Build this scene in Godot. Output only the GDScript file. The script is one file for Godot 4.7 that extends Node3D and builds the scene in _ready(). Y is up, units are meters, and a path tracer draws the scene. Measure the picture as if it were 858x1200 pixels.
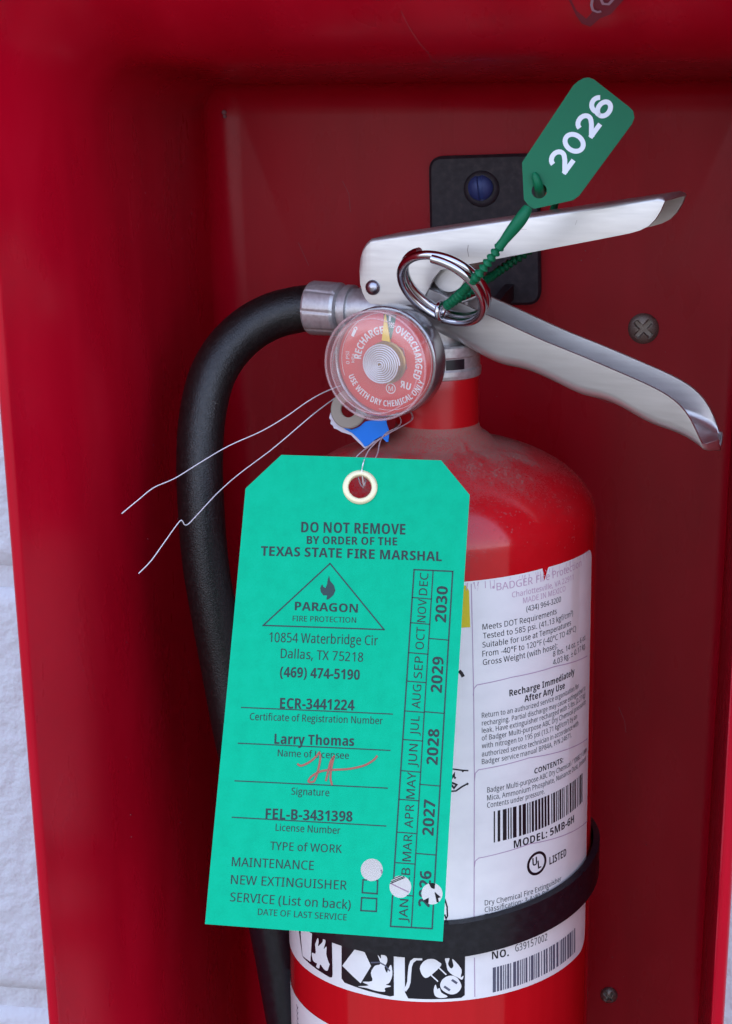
extends Node3D
# A fire extinguisher with its inspection tag, hanging in an open red cabinet on a painted block wall.
# Lengths in the builders are millimetres; every mesh is committed in metres.

var mats := {}
var taken := {}
const HEAD_TURN := -15.0          # the valve head is turned a little about the cylinder's axis
const R := 54.0                   # radius of the cylinder


class Build:
	var st := SurfaceTool.new()
	var xf := Transform3D()
	var uv := false
	var count := 0
	func _init() -> void:
		st.begin(Mesh.PRIMITIVE_TRIANGLES)
	func tri(a: Vector3, b: Vector3, c: Vector3, g := -1, ua := Vector2(), ub := Vector2(), uc := Vector2()) -> void:
		count += 1
		for k in 3:
			st.set_smooth_group(g if g >= 0 else 0xFFFFFFFF)
			if uv:
				st.set_uv([ua, ub, uc][k])
			st.add_vertex(xf * ([a, b, c][k] * 0.001))
	func quad(a: Vector3, b: Vector3, c: Vector3, d: Vector3, g := -1, ua := Vector2(), ub := Vector2(), uc := Vector2(), ud := Vector2()) -> void:
		tri(a, b, c, g, ua, ub, uc)
		tri(a, c, d, g, ua, uc, ud)
	# rows of points; neighbours are joined by quads
	func grid(rows: Array, g := 0, close := false, flip := false) -> void:
		var n: int = rows[0].size()
		for i in rows.size() - 1:
			for j in (n if close else n - 1):
				var k := (j + 1) % n
				var a: Vector3 = rows[i][j]
				var b: Vector3 = rows[i][k]
				var c: Vector3 = rows[i + 1][k]
				var d: Vector3 = rows[i + 1][j]
				var u0 := float(j) / (n if close else n - 1)
				var u1 := float(j + 1) / (n if close else n - 1)
				var v0 := float(i) / (rows.size() - 1)
				var v1 := float(i + 1) / (rows.size() - 1)
				if flip:
					quad(a, d, c, b, g, Vector2(u0, v0), Vector2(u0, v1), Vector2(u1, v1), Vector2(u1, v0))
				else:
					quad(a, b, c, d, g, Vector2(u0, v0), Vector2(u1, v0), Vector2(u1, v1), Vector2(u0, v1))
	func fan(points: Array, g := -1, flip := false) -> void:
		var mid := Vector3()
		for p in points:
			mid += p
		mid /= points.size()
		for i in points.size():
			var b: Vector3 = points[i]
			var c: Vector3 = points[(i + 1) % points.size()]
			if flip:
				tri(mid, c, b, g)
			else:
				tri(mid, b, c, g)
	# turned shape: profile of (radius, height) about the axis
	func lathe(profile: Array, o: Vector3, axis: Vector3, segments := 48, sharp := false) -> void:
		var z := axis.normalized()
		var x := z.cross(Vector3(0.31, 0.87, 0.21)).normalized()
		var y := z.cross(x)
		var rows := []
		for p in profile:
			var row := []
			for j in segments:
				var t := TAU * j / segments
				row.append(o + (x * cos(t) + y * sin(t)) * p.x + z * p.y)
			rows.append(row)
		for i in rows.size() - 1:
			grid([rows[i], rows[i + 1]], i + 1 if sharp else 1, true)
	func tube(path: Array, radius, sides := 12, caps := true, g := 1) -> void:
		var rows := []
		var up := Vector3.UP
		for i in path.size():
			var dir: Vector3 = (path[mini(i + 1, path.size() - 1)] - path[maxi(i - 1, 0)]).normalized()
			if i == 0:
				up = dir.cross(Vector3(0.3, 0.2, 0.9)).normalized()
			up = (up - dir * up.dot(dir)).normalized()
			var side := dir.cross(up)
			var r: float = radius[i] if radius is Array else radius
			var row := []
			for j in sides:
				var t := TAU * j / sides
				row.append(path[i] + (up * cos(t) + side * sin(t)) * r)
			rows.append(row)
		grid(rows, g, true)
		if caps:
			fan(rows[0], -1, true)
			fan(rows[-1])
	# flat outline pulled from z0 to z1, with a chamfer round the front edge
	func prism(outline: Array, z0: float, z1: float, bevel := 0.0) -> void:
		var pts := PackedVector2Array(outline)
		if Geometry2D.is_polygon_clockwise(pts):
			pts.reverse()
		var inner := PackedVector2Array()
		var n := pts.size()
		for i in n:
			var e1 := (pts[i] - pts[(i + n - 1) % n]).normalized()
			var e2 := (pts[(i + 1) % n] - pts[i]).normalized()
			var n1 := Vector2(-e1.y, e1.x)
			var n2 := Vector2(-e2.y, e2.x)
			var m := (n1 + n2).normalized()
			inner.append(pts[i] + m * bevel / maxf(0.5, m.dot(n1)))
		var v := func(p: Vector2, z: float) -> Vector3: return Vector3(p.x, p.y, z)
		for i in n:
			var k := (i + 1) % n
			quad(v.call(pts[i], z0), v.call(pts[i], z1 - bevel), v.call(pts[k], z1 - bevel), v.call(pts[k], z0), 3)
			if bevel > 0.0:
				quad(v.call(pts[i], z1 - bevel), v.call(inner[i], z1), v.call(inner[k], z1), v.call(pts[k], z1 - bevel), 4)
		var t := Geometry2D.triangulate_polygon(inner)
		for i in range(0, t.size(), 3):
			tri(v.call(inner[t[i]], z1), v.call(inner[t[i + 2]], z1), v.call(inner[t[i + 1]], z1), 5)
		t = Geometry2D.triangulate_polygon(pts)
		for i in range(0, t.size(), 3):
			tri(v.call(pts[t[i]], z0), v.call(pts[t[i + 1]], z0), v.call(pts[t[i + 2]], z0), 6)
	func done(mesh: ArrayMesh, material: Material) -> ArrayMesh:
		if count:
			st.generate_normals()
			if uv:
				st.generate_tangents()
			st.commit(mesh)
			mesh.surface_set_material(mesh.get_surface_count() - 1, material)
		return mesh


# ------------------------------------------------------------------ naming
func numbered(called: String) -> String:
	taken[called] = taken.get(called, 0) + 1
	return called if taken[called] == 1 else "%s_%03d" % [called, taken[called] - 1]


func thing(called: String, label: String, category: String, at: Vector3, group := "") -> Node3D:
	var o := Node3D.new()
	o.name = numbered(called)
	add_child(o, true)
	o.position = at
	return tag(o, label, category, group)


func tag(o: Node3D, label: String, category: String, group := "") -> Node3D:
	o.set_meta("label", label)
	o.set_meta("category", category)
	if group:
		o.set_meta("group", group)
	return o


func put(called: String, mesh: Mesh, parent: Node3D, label := "") -> MeshInstance3D:
	var o := MeshInstance3D.new()
	o.name = called
	o.mesh = mesh
	parent.add_child(o, true)
	if parent != self and parent.get_parent() == self and not parent is MeshInstance3D:
		o.position = -parent.position
	if label:
		o.set_meta("label", label)
	return o


func part(called: String, b: Build, material: Material, parent: Node3D, label := "") -> MeshInstance3D:
	return put(called, b.done(ArrayMesh.new(), material), parent, label)


# ------------------------------------------------------------------ materials
func noise_texture(freq: float, octaves: int, ramp: Array, size := 512, normal := 0.0, kind := FastNoiseLite.TYPE_SIMPLEX_SMOOTH, noise_seed := 3) -> NoiseTexture2D:
	var n := FastNoiseLite.new()
	n.noise_type = kind
	n.frequency = freq
	n.seed = noise_seed
	n.fractal_type = FastNoiseLite.FRACTAL_FBM
	n.fractal_octaves = octaves
	var t := NoiseTexture2D.new()
	t.width = size
	t.height = size
	t.seamless = true
	t.noise = n
	if normal > 0.0:
		t.as_normal_map = true
		t.bump_strength = normal
	elif ramp:
		var g := Gradient.new()
		g.offsets = PackedFloat32Array([0.0, 0.5, 1.0])
		g.colors = PackedColorArray(ramp)
		t.color_ramp = g
	return t


func mat(called: String, color: Color, rough: float, metal := 0.0) -> StandardMaterial3D:
	var m := StandardMaterial3D.new()
	m.resource_name = called
	m.albedo_color = color
	m.roughness = rough
	m.metallic = metal
	mats[called] = m
	return m


func triplanar(m: StandardMaterial3D, repeat_mm: float) -> void:
	m.uv1_triplanar = true
	m.uv1_scale = Vector3.ONE * (1000.0 / repeat_mm)


func grey(a: float) -> Color:
	return Color(a, a, a)


func make_materials() -> void:
	var m := mat("cabinet_red", Color(1, 1, 1), 1.0)
	m.albedo_texture = noise_texture(0.006, 4, [Color(0.64, 0.010, 0.110), Color(0.67, 0.016, 0.118), Color(0.695, 0.045, 0.14)])
	m.roughness_texture = noise_texture(0.012, 4, [grey(0.25), grey(0.29), grey(0.34)], 512, 0.0, FastNoiseLite.TYPE_SIMPLEX_SMOOTH, 8)
	m.metallic_specular = 0.31
	m.normal_enabled = true
	m.normal_texture = noise_texture(0.008, 2, [], 512, 1.2)
	m.normal_scale = 0.03
	m.uv1_triplanar = true
	m.uv1_scale = Vector3(9.0, 3.2, 9.0)
	m = mat("wall_paint", Color(0.735, 0.75, 0.77), 0.55)
	m.normal_enabled = true
	m.normal_texture = noise_texture(0.022, 4, [], 512, 7.0, FastNoiseLite.TYPE_SIMPLEX_SMOOTH, 21)
	m.normal_scale = 0.5
	triplanar(m, 130)
	m = mat("steel", Color(1, 1, 1), 1.0, 0.75)
	m.albedo_texture = noise_texture(0.008, 5, [Color(0.72, 0.712, 0.695), Color(0.76, 0.752, 0.735), Color(0.785, 0.777, 0.76)])
	m.roughness_texture = noise_texture(0.02, 5, [grey(0.29), grey(0.35), grey(0.42)])
	m.normal_enabled = true
	m.normal_texture = noise_texture(0.035, 4, [], 512, 2.0)
	m.normal_scale = 0.02
	m.uv1_triplanar = true
	m.uv1_scale = Vector3(6.0, 90.0, 90.0)
	m = mat("cast_aluminium", Color(1, 1, 1), 1.0, 0.65)
	m.albedo_texture = noise_texture(0.03, 4, [Color(0.66, 0.655, 0.65), Color(0.75, 0.745, 0.74), Color(0.82, 0.815, 0.81)])
	m.roughness_texture = noise_texture(0.03, 3, [grey(0.3), grey(0.38), grey(0.5)])
	triplanar(m, 30)
	mat("nick", Color(0.42, 0.38, 0.36), 0.5, 0.5)
	mat("chrome", Color(0.72, 0.71, 0.72), 0.13, 1.0)
	mat("rivet_steel", Color(0.62, 0.62, 0.65), 0.28, 1.0)
	mat("bezel_steel", Color(0.62, 0.62, 0.63), 0.27, 0.9)
	mat("wire_steel", Color(0.86, 0.85, 0.86), 0.42, 0.6)
	mat("brass", Color(0.72, 0.60, 0.38), 0.35, 0.9)
	m = mat("rubber", Color(1, 1, 1), 1.0)
	m.albedo_texture = noise_texture(0.03, 4, [Color(0.04, 0.038, 0.04), Color(0.08, 0.074, 0.074), Color(0.22, 0.19, 0.175)])
	m.roughness_texture = noise_texture(0.02, 3, [grey(0.33), grey(0.42), grey(0.55)])
	m.normal_enabled = true
	m.normal_texture = noise_texture(0.07, 3, [], 512, 6.0)
	m.normal_scale = 0.4
	triplanar(m, 28)
	m = mat("strap_rubber", Color(1, 1, 1), 1.0)
	m.albedo_texture = noise_texture(0.03, 5, [Color(0.045, 0.052, 0.075), Color(0.065, 0.073, 0.10), Color(0.12, 0.12, 0.14)])
	m.roughness_texture = noise_texture(0.02, 4, [grey(0.24), grey(0.33), grey(0.5)])
	triplanar(m, 45)
	m = mat("bracket_black", Color(1, 1, 1), 0.6)
	m.albedo_texture = noise_texture(0.02, 4, [Color(0.11, 0.105, 0.135), Color(0.165, 0.155, 0.19), Color(0.25, 0.22, 0.235)])
	triplanar(m, 40)
	mat("bolt_blue", Color(0.22, 0.29, 0.52), 0.45, 0.2)
	m = mat("screw_steel", Color(1, 1, 1), 0.5, 0.75)
	m.albedo_texture = noise_texture(0.05, 4, [Color(0.38, 0.34, 0.30), Color(0.58, 0.55, 0.51), Color(0.72, 0.70, 0.67)])
	triplanar(m, 12)
	m = mat("tag_green", Color(1, 1, 1), 0.62)
	m.albedo_texture = noise_texture(0.02, 4, [Color(0.0, 0.615, 0.455), Color(0.0, 0.645, 0.475), Color(0.02, 0.66, 0.495)])
	triplanar(m, 60)
	m.metallic_specular = 0.2
	m.normal_enabled = true
	m.normal_texture = noise_texture(0.12, 3, [], 512, 3.0)
	m.normal_scale = 0.25
	mat("tag_edge", Color(0.55, 0.72, 0.55), 0.7)
	m = mat("tag_ink", Color(1, 1, 1), 0.6)
	m.albedo_texture = noise_texture(0.05, 4, [Color(0.02, 0.09, 0.095), Color(0.035, 0.13, 0.13), Color(0.05, 0.21, 0.20)])
	triplanar(m, 25)
	mat("tag_ink_soft", Color(0.045, 0.19, 0.185), 0.6)
	mat("sign_ink", Color(0.58, 0.30, 0.24), 0.6)
	mat("eyelet", Color(0.86, 0.82, 0.66), 0.4, 0.3)
	m = mat("seal_green", Color(0.0, 0.385, 0.25), 0.5)
	m.metallic_specular = 0.35
	m.subsurf_scatter_enabled = true
	m.subsurf_scatter_strength = 0.1
	mat("seal_white", Color(0.82, 0.84, 0.86), 0.5)
	m = mat("label_white", Color(1, 1, 1), 0.3)
	m.albedo_texture = noise_texture(0.012, 4, [Color(0.86, 0.86, 0.855), Color(0.89, 0.89, 0.885), Color(0.91, 0.91, 0.90)])
	triplanar(m, 70)
	mat("label_ink", Color(0.05, 0.05, 0.09), 0.35)
	mat("label_grey", Color(0.33, 0.34, 0.40), 0.35)
	mat("label_faded", Color(0.74, 0.62, 0.70), 0.35)
	mat("label_pink", Color(0.68, 0.58, 0.68), 0.35)
	mat("label_yellow", Color(0.80, 0.74, 0.10), 0.35)
	mat("dial_red", Color(0.80, 0.13, 0.06), 0.45)
	mat("dial_green", Color(0.10, 0.36, 0.20), 0.45)
	mat("dial_white", Color(0.86, 0.84, 0.82), 0.45)
	mat("dial_rim", Color(0.70, 0.66, 0.60), 0.5)
	mat("needle_yellow", Color(0.90, 0.74, 0.08), 0.4)
	m = mat("clear_plastic", Color(0.98, 0.94, 0.93, 0.06), 0.05)
	m.transparency = BaseMaterial3D.TRANSPARENCY_ALPHA
	m = mat("lens_edge", Color(0.92, 0.76, 0.76, 0.20), 0.15)
	m.transparency = BaseMaterial3D.TRANSPARENCY_ALPHA
	mat("washer", Color(0.60, 0.56, 0.50), 0.75)
	mat("blue_card", Color(0.05, 0.50, 0.92), 0.6)
	mat("torn_paper", Color(0.86, 0.85, 0.88), 0.8)
	mat("old_print", Color(0.62, 0.48, 0.54), 0.5)
	mat("old_glue", Color(0.44, 0.10, 0.17), 0.5)
	mat("paint_chip", Color(0.55, 0.36, 0.38), 0.7)
	# the cylinder: red paint with dust lying on the shoulder
	m = mat("cylinder_red", Color(1, 1, 1), 1.0)
	var tex := cylinder_textures()
	m.albedo_texture = tex[0]
	m.roughness_texture = tex[1]
	m.clearcoat_enabled = false
	mat("neck_red", Color(0.69, 0.055, 0.085), 0.3)


# u runs round the cylinder, v down from the neck to 330 mm below the shoulder
func cylinder_textures() -> Array:
	var w := 1024
	var h := 1024
	var coarse := FastNoiseLite.new()
	coarse.seed = 5
	coarse.frequency = 1.0
	coarse.fractal_octaves = 4
	var fine := FastNoiseLite.new()
	fine.seed = 11
	fine.frequency = 1.0
	fine.fractal_octaves = 2
	var a := PackedByteArray()
	var b := PackedByteArray()
	a.resize(w * h * 3)
	b.resize(w * h)
	for j in h:
		var drop := 150.0 * j / h           # arc length from the neck, mm
		for i in w:
			var t := TAU * i / w
			var p := Vector3(cos(t), drop / 54.0, sin(t))
			var big := coarse.get_noise_3dv(p * 2.3)
			var speck := fine.get_noise_3dv(p * 26.0)
			var grain := fine.get_noise_3dv(p * 75.0)
			var d := clampf(1.2 - (drop + 22.0 * big + 9.0 * speck) / 50.0, 0.0, 1.0)
			d = d * d * (0.8 + 0.95 * grain) * 1.0
			var spot := clampf((speck + 0.35 * big + 0.25 * grain - 0.52) * 5.0, 0.0, 1.0) * clampf(1.3 - drop / 62.0, 0.0, 1.0) * 0.55
			d = clampf(maxf(d, spot), 0.0, 0.9)
			var worn := 0.02 * coarse.get_noise_3dv(p * 7.0)
			var red := Color(0.735 + worn, 0.065 + worn * 0.4, 0.10 + worn * 0.5)
			var c := red.lerp(Color(0.53, 0.42, 0.36), d)
			var k := (j * w + i) * 3
			a[k] = int(clampf(c.r, 0, 1) * 255.0)
			a[k + 1] = int(clampf(c.g, 0, 1) * 255.0)
			a[k + 2] = int(clampf(c.b, 0, 1) * 255.0)
			b[j * w + i] = int(clampf(0.11 + d * 0.9 + 0.04 * big, 0.05, 1.0) * 255.0)
	return [ImageTexture.create_from_image(Image.create_from_data(w, h, false, Image.FORMAT_RGB8, a)), ImageTexture.create_from_image(Image.create_from_data(w, h, false, Image.FORMAT_L8, b))]


# ------------------------------------------------------------------ lettering
var fonts := []
var capitals := []


func make_fonts() -> void:
	for f in [["Droid Sans", 400], ["Droid Sans", 700], ["Droid Sans Mono", 400]]:
		var font := SystemFont.new()
		font.font_names = PackedStringArray([f[0]])
		font.font_weight = f[1]
		fonts.append(font)
	for i in 3:
		var v := letters("H", i)
		var lo := INF
		var hi := -INF
		for p in v:
			lo = minf(lo, p.y)
			hi = maxf(hi, p.y)
		capitals.append(Vector2(lo, hi - lo))


func letters(text: String, style: int) -> PackedVector3Array:
	var t := TextMesh.new()
	t.font = fonts[style]
	t.font_size = 48
	t.pixel_size = 1.0
	t.depth = 0.0
	t.curve_step = 2.0
	t.text = text
	var a := t.get_mesh_arrays()
	var v: PackedVector3Array = a[Mesh.ARRAY_VERTEX]
	var idx = a[Mesh.ARRAY_INDEX]
	if idx == null or idx.is_empty():
		return v
	var out := PackedVector3Array()
	for i in idx:
		out.append(v[i])
	return out


# lays a line of print between two baseline points; chart turns flat millimetres into space
func write(b: Build, entry: Array, chart: Callable) -> void:
	var p0 := Vector2(entry[1], entry[2])
	var p1 := Vector2(entry[3], entry[4])
	var style: int = entry[6]
	var v := letters(entry[0], style)
	var lo := INF
	var hi := -INF
	for p in v:
		lo = minf(lo, p.x)
		hi = maxf(hi, p.x)
	var along := (p1 - p0) / (hi - lo)
	var up := (p1 - p0).normalized().orthogonal() * -1.0
	if up.cross(p1 - p0) > 0.0:
		up = -up
	up *= float(entry[5]) / capitals[style].y
	for i in range(0, v.size(), 3):
		var q := []
		for k in 3:
			q.append(chart.call(p0 + along * (v[i + k].x - lo) + up * (v[i + k].y - capitals[style].x)))
		b.tri(q[0], q[1], q[2], 1)


func patch(b: Build, outline: Array, chart: Callable, step := 1000.0) -> void:
	var pts := PackedVector2Array(outline)
	var lo := INF
	var hi := -INF
	for p in pts:
		lo = minf(lo, p.x)
		hi = maxf(hi, p.x)
	var n := maxi(1, int(ceil((hi - lo) / step)))
	for i in n:
		var x0 := lo + (hi - lo) * i / n
		var x1 := lo + (hi - lo) * (i + 1) / n
		var pieces: Array = [pts]
		if n > 1:
			pieces = Geometry2D.intersect_polygons(pts, PackedVector2Array([Vector2(x0, -9999), Vector2(x1, -9999), Vector2(x1, 9999), Vector2(x0, 9999)]))
		for piece in pieces:
			var t := Geometry2D.triangulate_polygon(piece)
			for k in range(0, t.size(), 3):
				b.tri(chart.call(piece[t[k]]), chart.call(piece[t[k + 2]]), chart.call(piece[t[k + 1]]), 1)


func stroke(b: Build, pts: Array, width: float, chart: Callable, step := 1000.0) -> void:
	var closed: bool = pts.size() > 2 and pts[0].distance_to(pts[-1]) < 0.01
	var line := []
	for i in pts.size() - 1:
		var n := maxi(1, int(ceil(pts[i].distance_to(pts[i + 1]) / step)))
		for k in n:
			line.append(pts[i].lerp(pts[i + 1], float(k) / n))
	line.append(pts[-1])
	var left := []
	var right := []
	var m := line.size()
	for i in m:
		var before: Vector2 = line[(m - 2) if closed and i == 0 else maxi(i - 1, 0)]
		var after: Vector2 = line[1 if closed and i == m - 1 else mini(i + 1, m - 1)]
		var e1: Vector2 = (line[i] - before).normalized() if before != line[i] else (after - line[i]).normalized()
		var e2: Vector2 = (after - line[i]).normalized() if after != line[i] else e1
		var nrm := (e1.orthogonal() + e2.orthogonal()).normalized()
		var k: float = width * 0.5 / maxf(0.4, nrm.dot(e1.orthogonal()))
		left.append(chart.call(line[i] + nrm * k))
		right.append(chart.call(line[i] - nrm * k))
	b.grid([left, right], 1)


func round_corners(pts: Array, r: float, steps := 5) -> Array:
	var out := []
	var n := pts.size()
	for i in n:
		var p: Vector2 = pts[i]
		var a: Vector2 = (pts[(i + n - 1) % n] - p)
		var c: Vector2 = (pts[(i + 1) % n] - p)
		var rr := minf(r, minf(a.length(), c.length()) * 0.45)
		for k in steps + 1:
			var t := float(k) / steps
			out.append((p + a.normalized() * rr).lerp(p, t).lerp(p.lerp(p + c.normalized() * rr, t), t))
	return out


func smooth_path(pts: Array, per := 6) -> Array:
	var out := []
	for i in pts.size() - 1:
		for k in per:
			out.append(pts[i].cubic_interpolate(pts[i + 1], pts[maxi(i - 1, 0)], pts[mini(i + 2, pts.size() - 1)], float(k) / per))
	out.append(pts[-1])
	return out


# ------------------------------------------------------------------ the place
func _ready() -> void:
	var cam := Camera3D.new()
	cam.name = "camera"
	add_child(cam)
	cam.transform = Transform3D(Vector3(0.98525, -0.01185, -0.17072), Vector3(-0.02997, 0.97022, -0.24035), Vector3(0.16849, 0.24192, 0.95555), Vector3(0.08402, 0.15560, 0.61765))
	cam.fov = rad_to_deg(2.0 * atan(600.0 / 2200.0))
	cam.near = 0.02
	cam.far = 60.0
	cam.current = true
	var env := Environment.new()
	env.background_mode = Environment.BG_SKY
	var sky := Sky.new()
	var air := ProceduralSkyMaterial.new()
	air.sky_top_color = Color(0.58, 0.65, 0.80)
	air.sky_horizon_color = Color(0.86, 0.88, 0.93)
	air.sky_curve = 0.18
	air.ground_bottom_color = Color(0.29, 0.285, 0.29)
	air.ground_horizon_color = Color(0.54, 0.53, 0.54)
	air.ground_curve = 0.16
	sky.sky_material = air
	env.sky = sky
	env.tonemap_mode = Environment.TONE_MAPPER_LINEAR
	env.tonemap_exposure = 4.4
	env.sdfgi_enabled = true
	env.ssao_enabled = true
	env.ssil_enabled = true
	var we := WorldEnvironment.new()
	we.name = "environment"
	we.environment = env
	add_child(we)
	var sun := DirectionalLight3D.new()
	sun.name = "sun"
	add_child(sun)
	sun.rotation_degrees = Vector3(-58, 160, 0)      # high behind the wall: everything here stands in its shade
	sun.light_energy = 1.0
	sun.light_color = Color(1.0, 0.96, 0.9)
	sun.light_angular_distance = 0.5
	sun.shadow_enabled = true

	make_materials()
	make_fonts()
	block_wall()
	cabinet()
	bracket()
	extinguisher()
	pull_pin()
	seal()
	inspection_tag()
	torn_tag()
	tie_wire()


func block_wall() -> void:
	var wall := thing("painted_block_wall", "white painted concrete block wall behind the red cabinet", "wall", Vector3(0, -1.27, -0.13))
	var rng := RandomNumberGenerator.new()
	rng.seed = 4
	var b := Build.new()
	var lo := Vector3(-1500, -1270, -330)
	var hi := Vector3(1500, 1330, -134)
	b.quad(Vector3(lo.x, lo.y, hi.z), Vector3(lo.x, hi.y, hi.z), Vector3(hi.x, hi.y, hi.z), Vector3(hi.x, lo.y, hi.z))
	b.quad(Vector3(lo.x, lo.y, lo.z), Vector3(hi.x, lo.y, lo.z), Vector3(hi.x, hi.y, lo.z), Vector3(lo.x, hi.y, lo.z))
	b.quad(Vector3(lo.x, hi.y, lo.z), Vector3(hi.x, hi.y, lo.z), Vector3(hi.x, hi.y, hi.z), Vector3(lo.x, hi.y, hi.z))
	b.quad(Vector3(lo.x, lo.y, lo.z), Vector3(lo.x, hi.y, lo.z), Vector3(lo.x, hi.y, hi.z), Vector3(lo.x, lo.y, hi.z))
	b.quad(Vector3(hi.x, lo.y, lo.z), Vector3(hi.x, lo.y, hi.z), Vector3(hi.x, hi.y, hi.z), Vector3(hi.x, hi.y, lo.z))
	b.quad(Vector3(lo.x, lo.y, lo.z), Vector3(lo.x, lo.y, hi.z), Vector3(hi.x, lo.y, hi.z), Vector3(hi.x, lo.y, lo.z))
	part("mortar", b, mats.wall_paint, wall)
	var kinds := []
	for k in 3:
		var n := FastNoiseLite.new()
		n.seed = 30 + k
		n.frequency = 0.09
		n.fractal_octaves = 4
		var m := Build.new()
		var rows := []
		for j in 49:
			var row := []
			for i in 91:
				var x := -198.5 + 397.0 * i / 90.0
				var y := -96.8 + 193.6 * j / 48.0
				var edge := minf(minf(198.5 - absf(x), 96.8 - absf(y)), 5.0)
				var z := -0.28 * (5.0 - edge) * (5.0 - edge) * 0.55 + n.get_noise_2d(x, y) * 0.45 + n.get_noise_2d(x * 3.0 + 900.0, y * 3.0) * 0.25
				row.append(Vector3(x, y, z))
			rows.append(row)
		m.grid(rows, 1, false, true)
		for side in [rows[0], rows[-1]]:
			var low := []
			for p in side:
				low.append(Vector3(p.x, p.y, -20))
			m.grid([side, low], 2)
		for i in [0, 90]:
			var up := []
			var low := []
			for row in rows:
				up.append(row[i])
				low.append(Vector3(row[i].x, row[i].y, -20))
			m.grid([up, low], 3)
		kinds.append(m.done(ArrayMesh.new(), mats.wall_paint))
	for j in range(-6, 7):
		for i in range(-4, 4):
			var x := 0.406 * i + (0.203 if j % 2 else 0.0) + 0.06
			if absf(x) > 1.35:
				continue
			var y := -0.1705 + 0.2032 * j
			if y > 1.25 or y < -1.2:
				continue
			var o := put("block", kinds[rng.randi() % 3], wall)
			o.position = Vector3(x, y + 1.27, rng.randf_range(-0.0006, 0.0006))
			if rng.randf() < 0.5:
				o.rotation.z = PI


# one turn round the cabinet at a given depth: l r t b corner z
func ring(p: Array) -> Array:
	var out := []
	var rc: float = p[4]
	var corners := [Vector2(p[1] - rc, p[2] - rc), Vector2(p[0] + rc, p[2] - rc), Vector2(p[0] + rc, p[3] + rc), Vector2(p[1] - rc, p[3] + rc)]
	for k in 4:
		for i in 11:
			var t := (k + i / 10.0) * PI / 2
			out.append(corners[k] + Vector2(cos(t), sin(t)) * rc)
		var a: Vector2 = out[-1]
		var t2 := (k + 1) * PI / 2
		var c: Vector2 = corners[(k + 1) % 4] + Vector2(cos(t2), sin(t2)) * rc
		for i in range(1, 16):
			out.append(a.lerp(c, i / 16.0))
	var pts := []
	for q in out:
		var x: float = q.x + (q.x + 9.0) / 110.0 * 0.02 * q.y
		pts.append(Vector3(x, q.y, p[5]))
	return pts


# how far the sides (x) and the top (y) have opened between the back and the rolled rim: nearly straight, then curling outwards
func flare(z: float) -> Vector2:
	var t := (z + 98.0) / 184.0
	var lip := maxf(0.0, (z - 16.0) / 70.0)
	return Vector2(0.30 * t + 0.70 * lip * lip, 0.27 * t + 0.73 * lip * lip)


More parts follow.
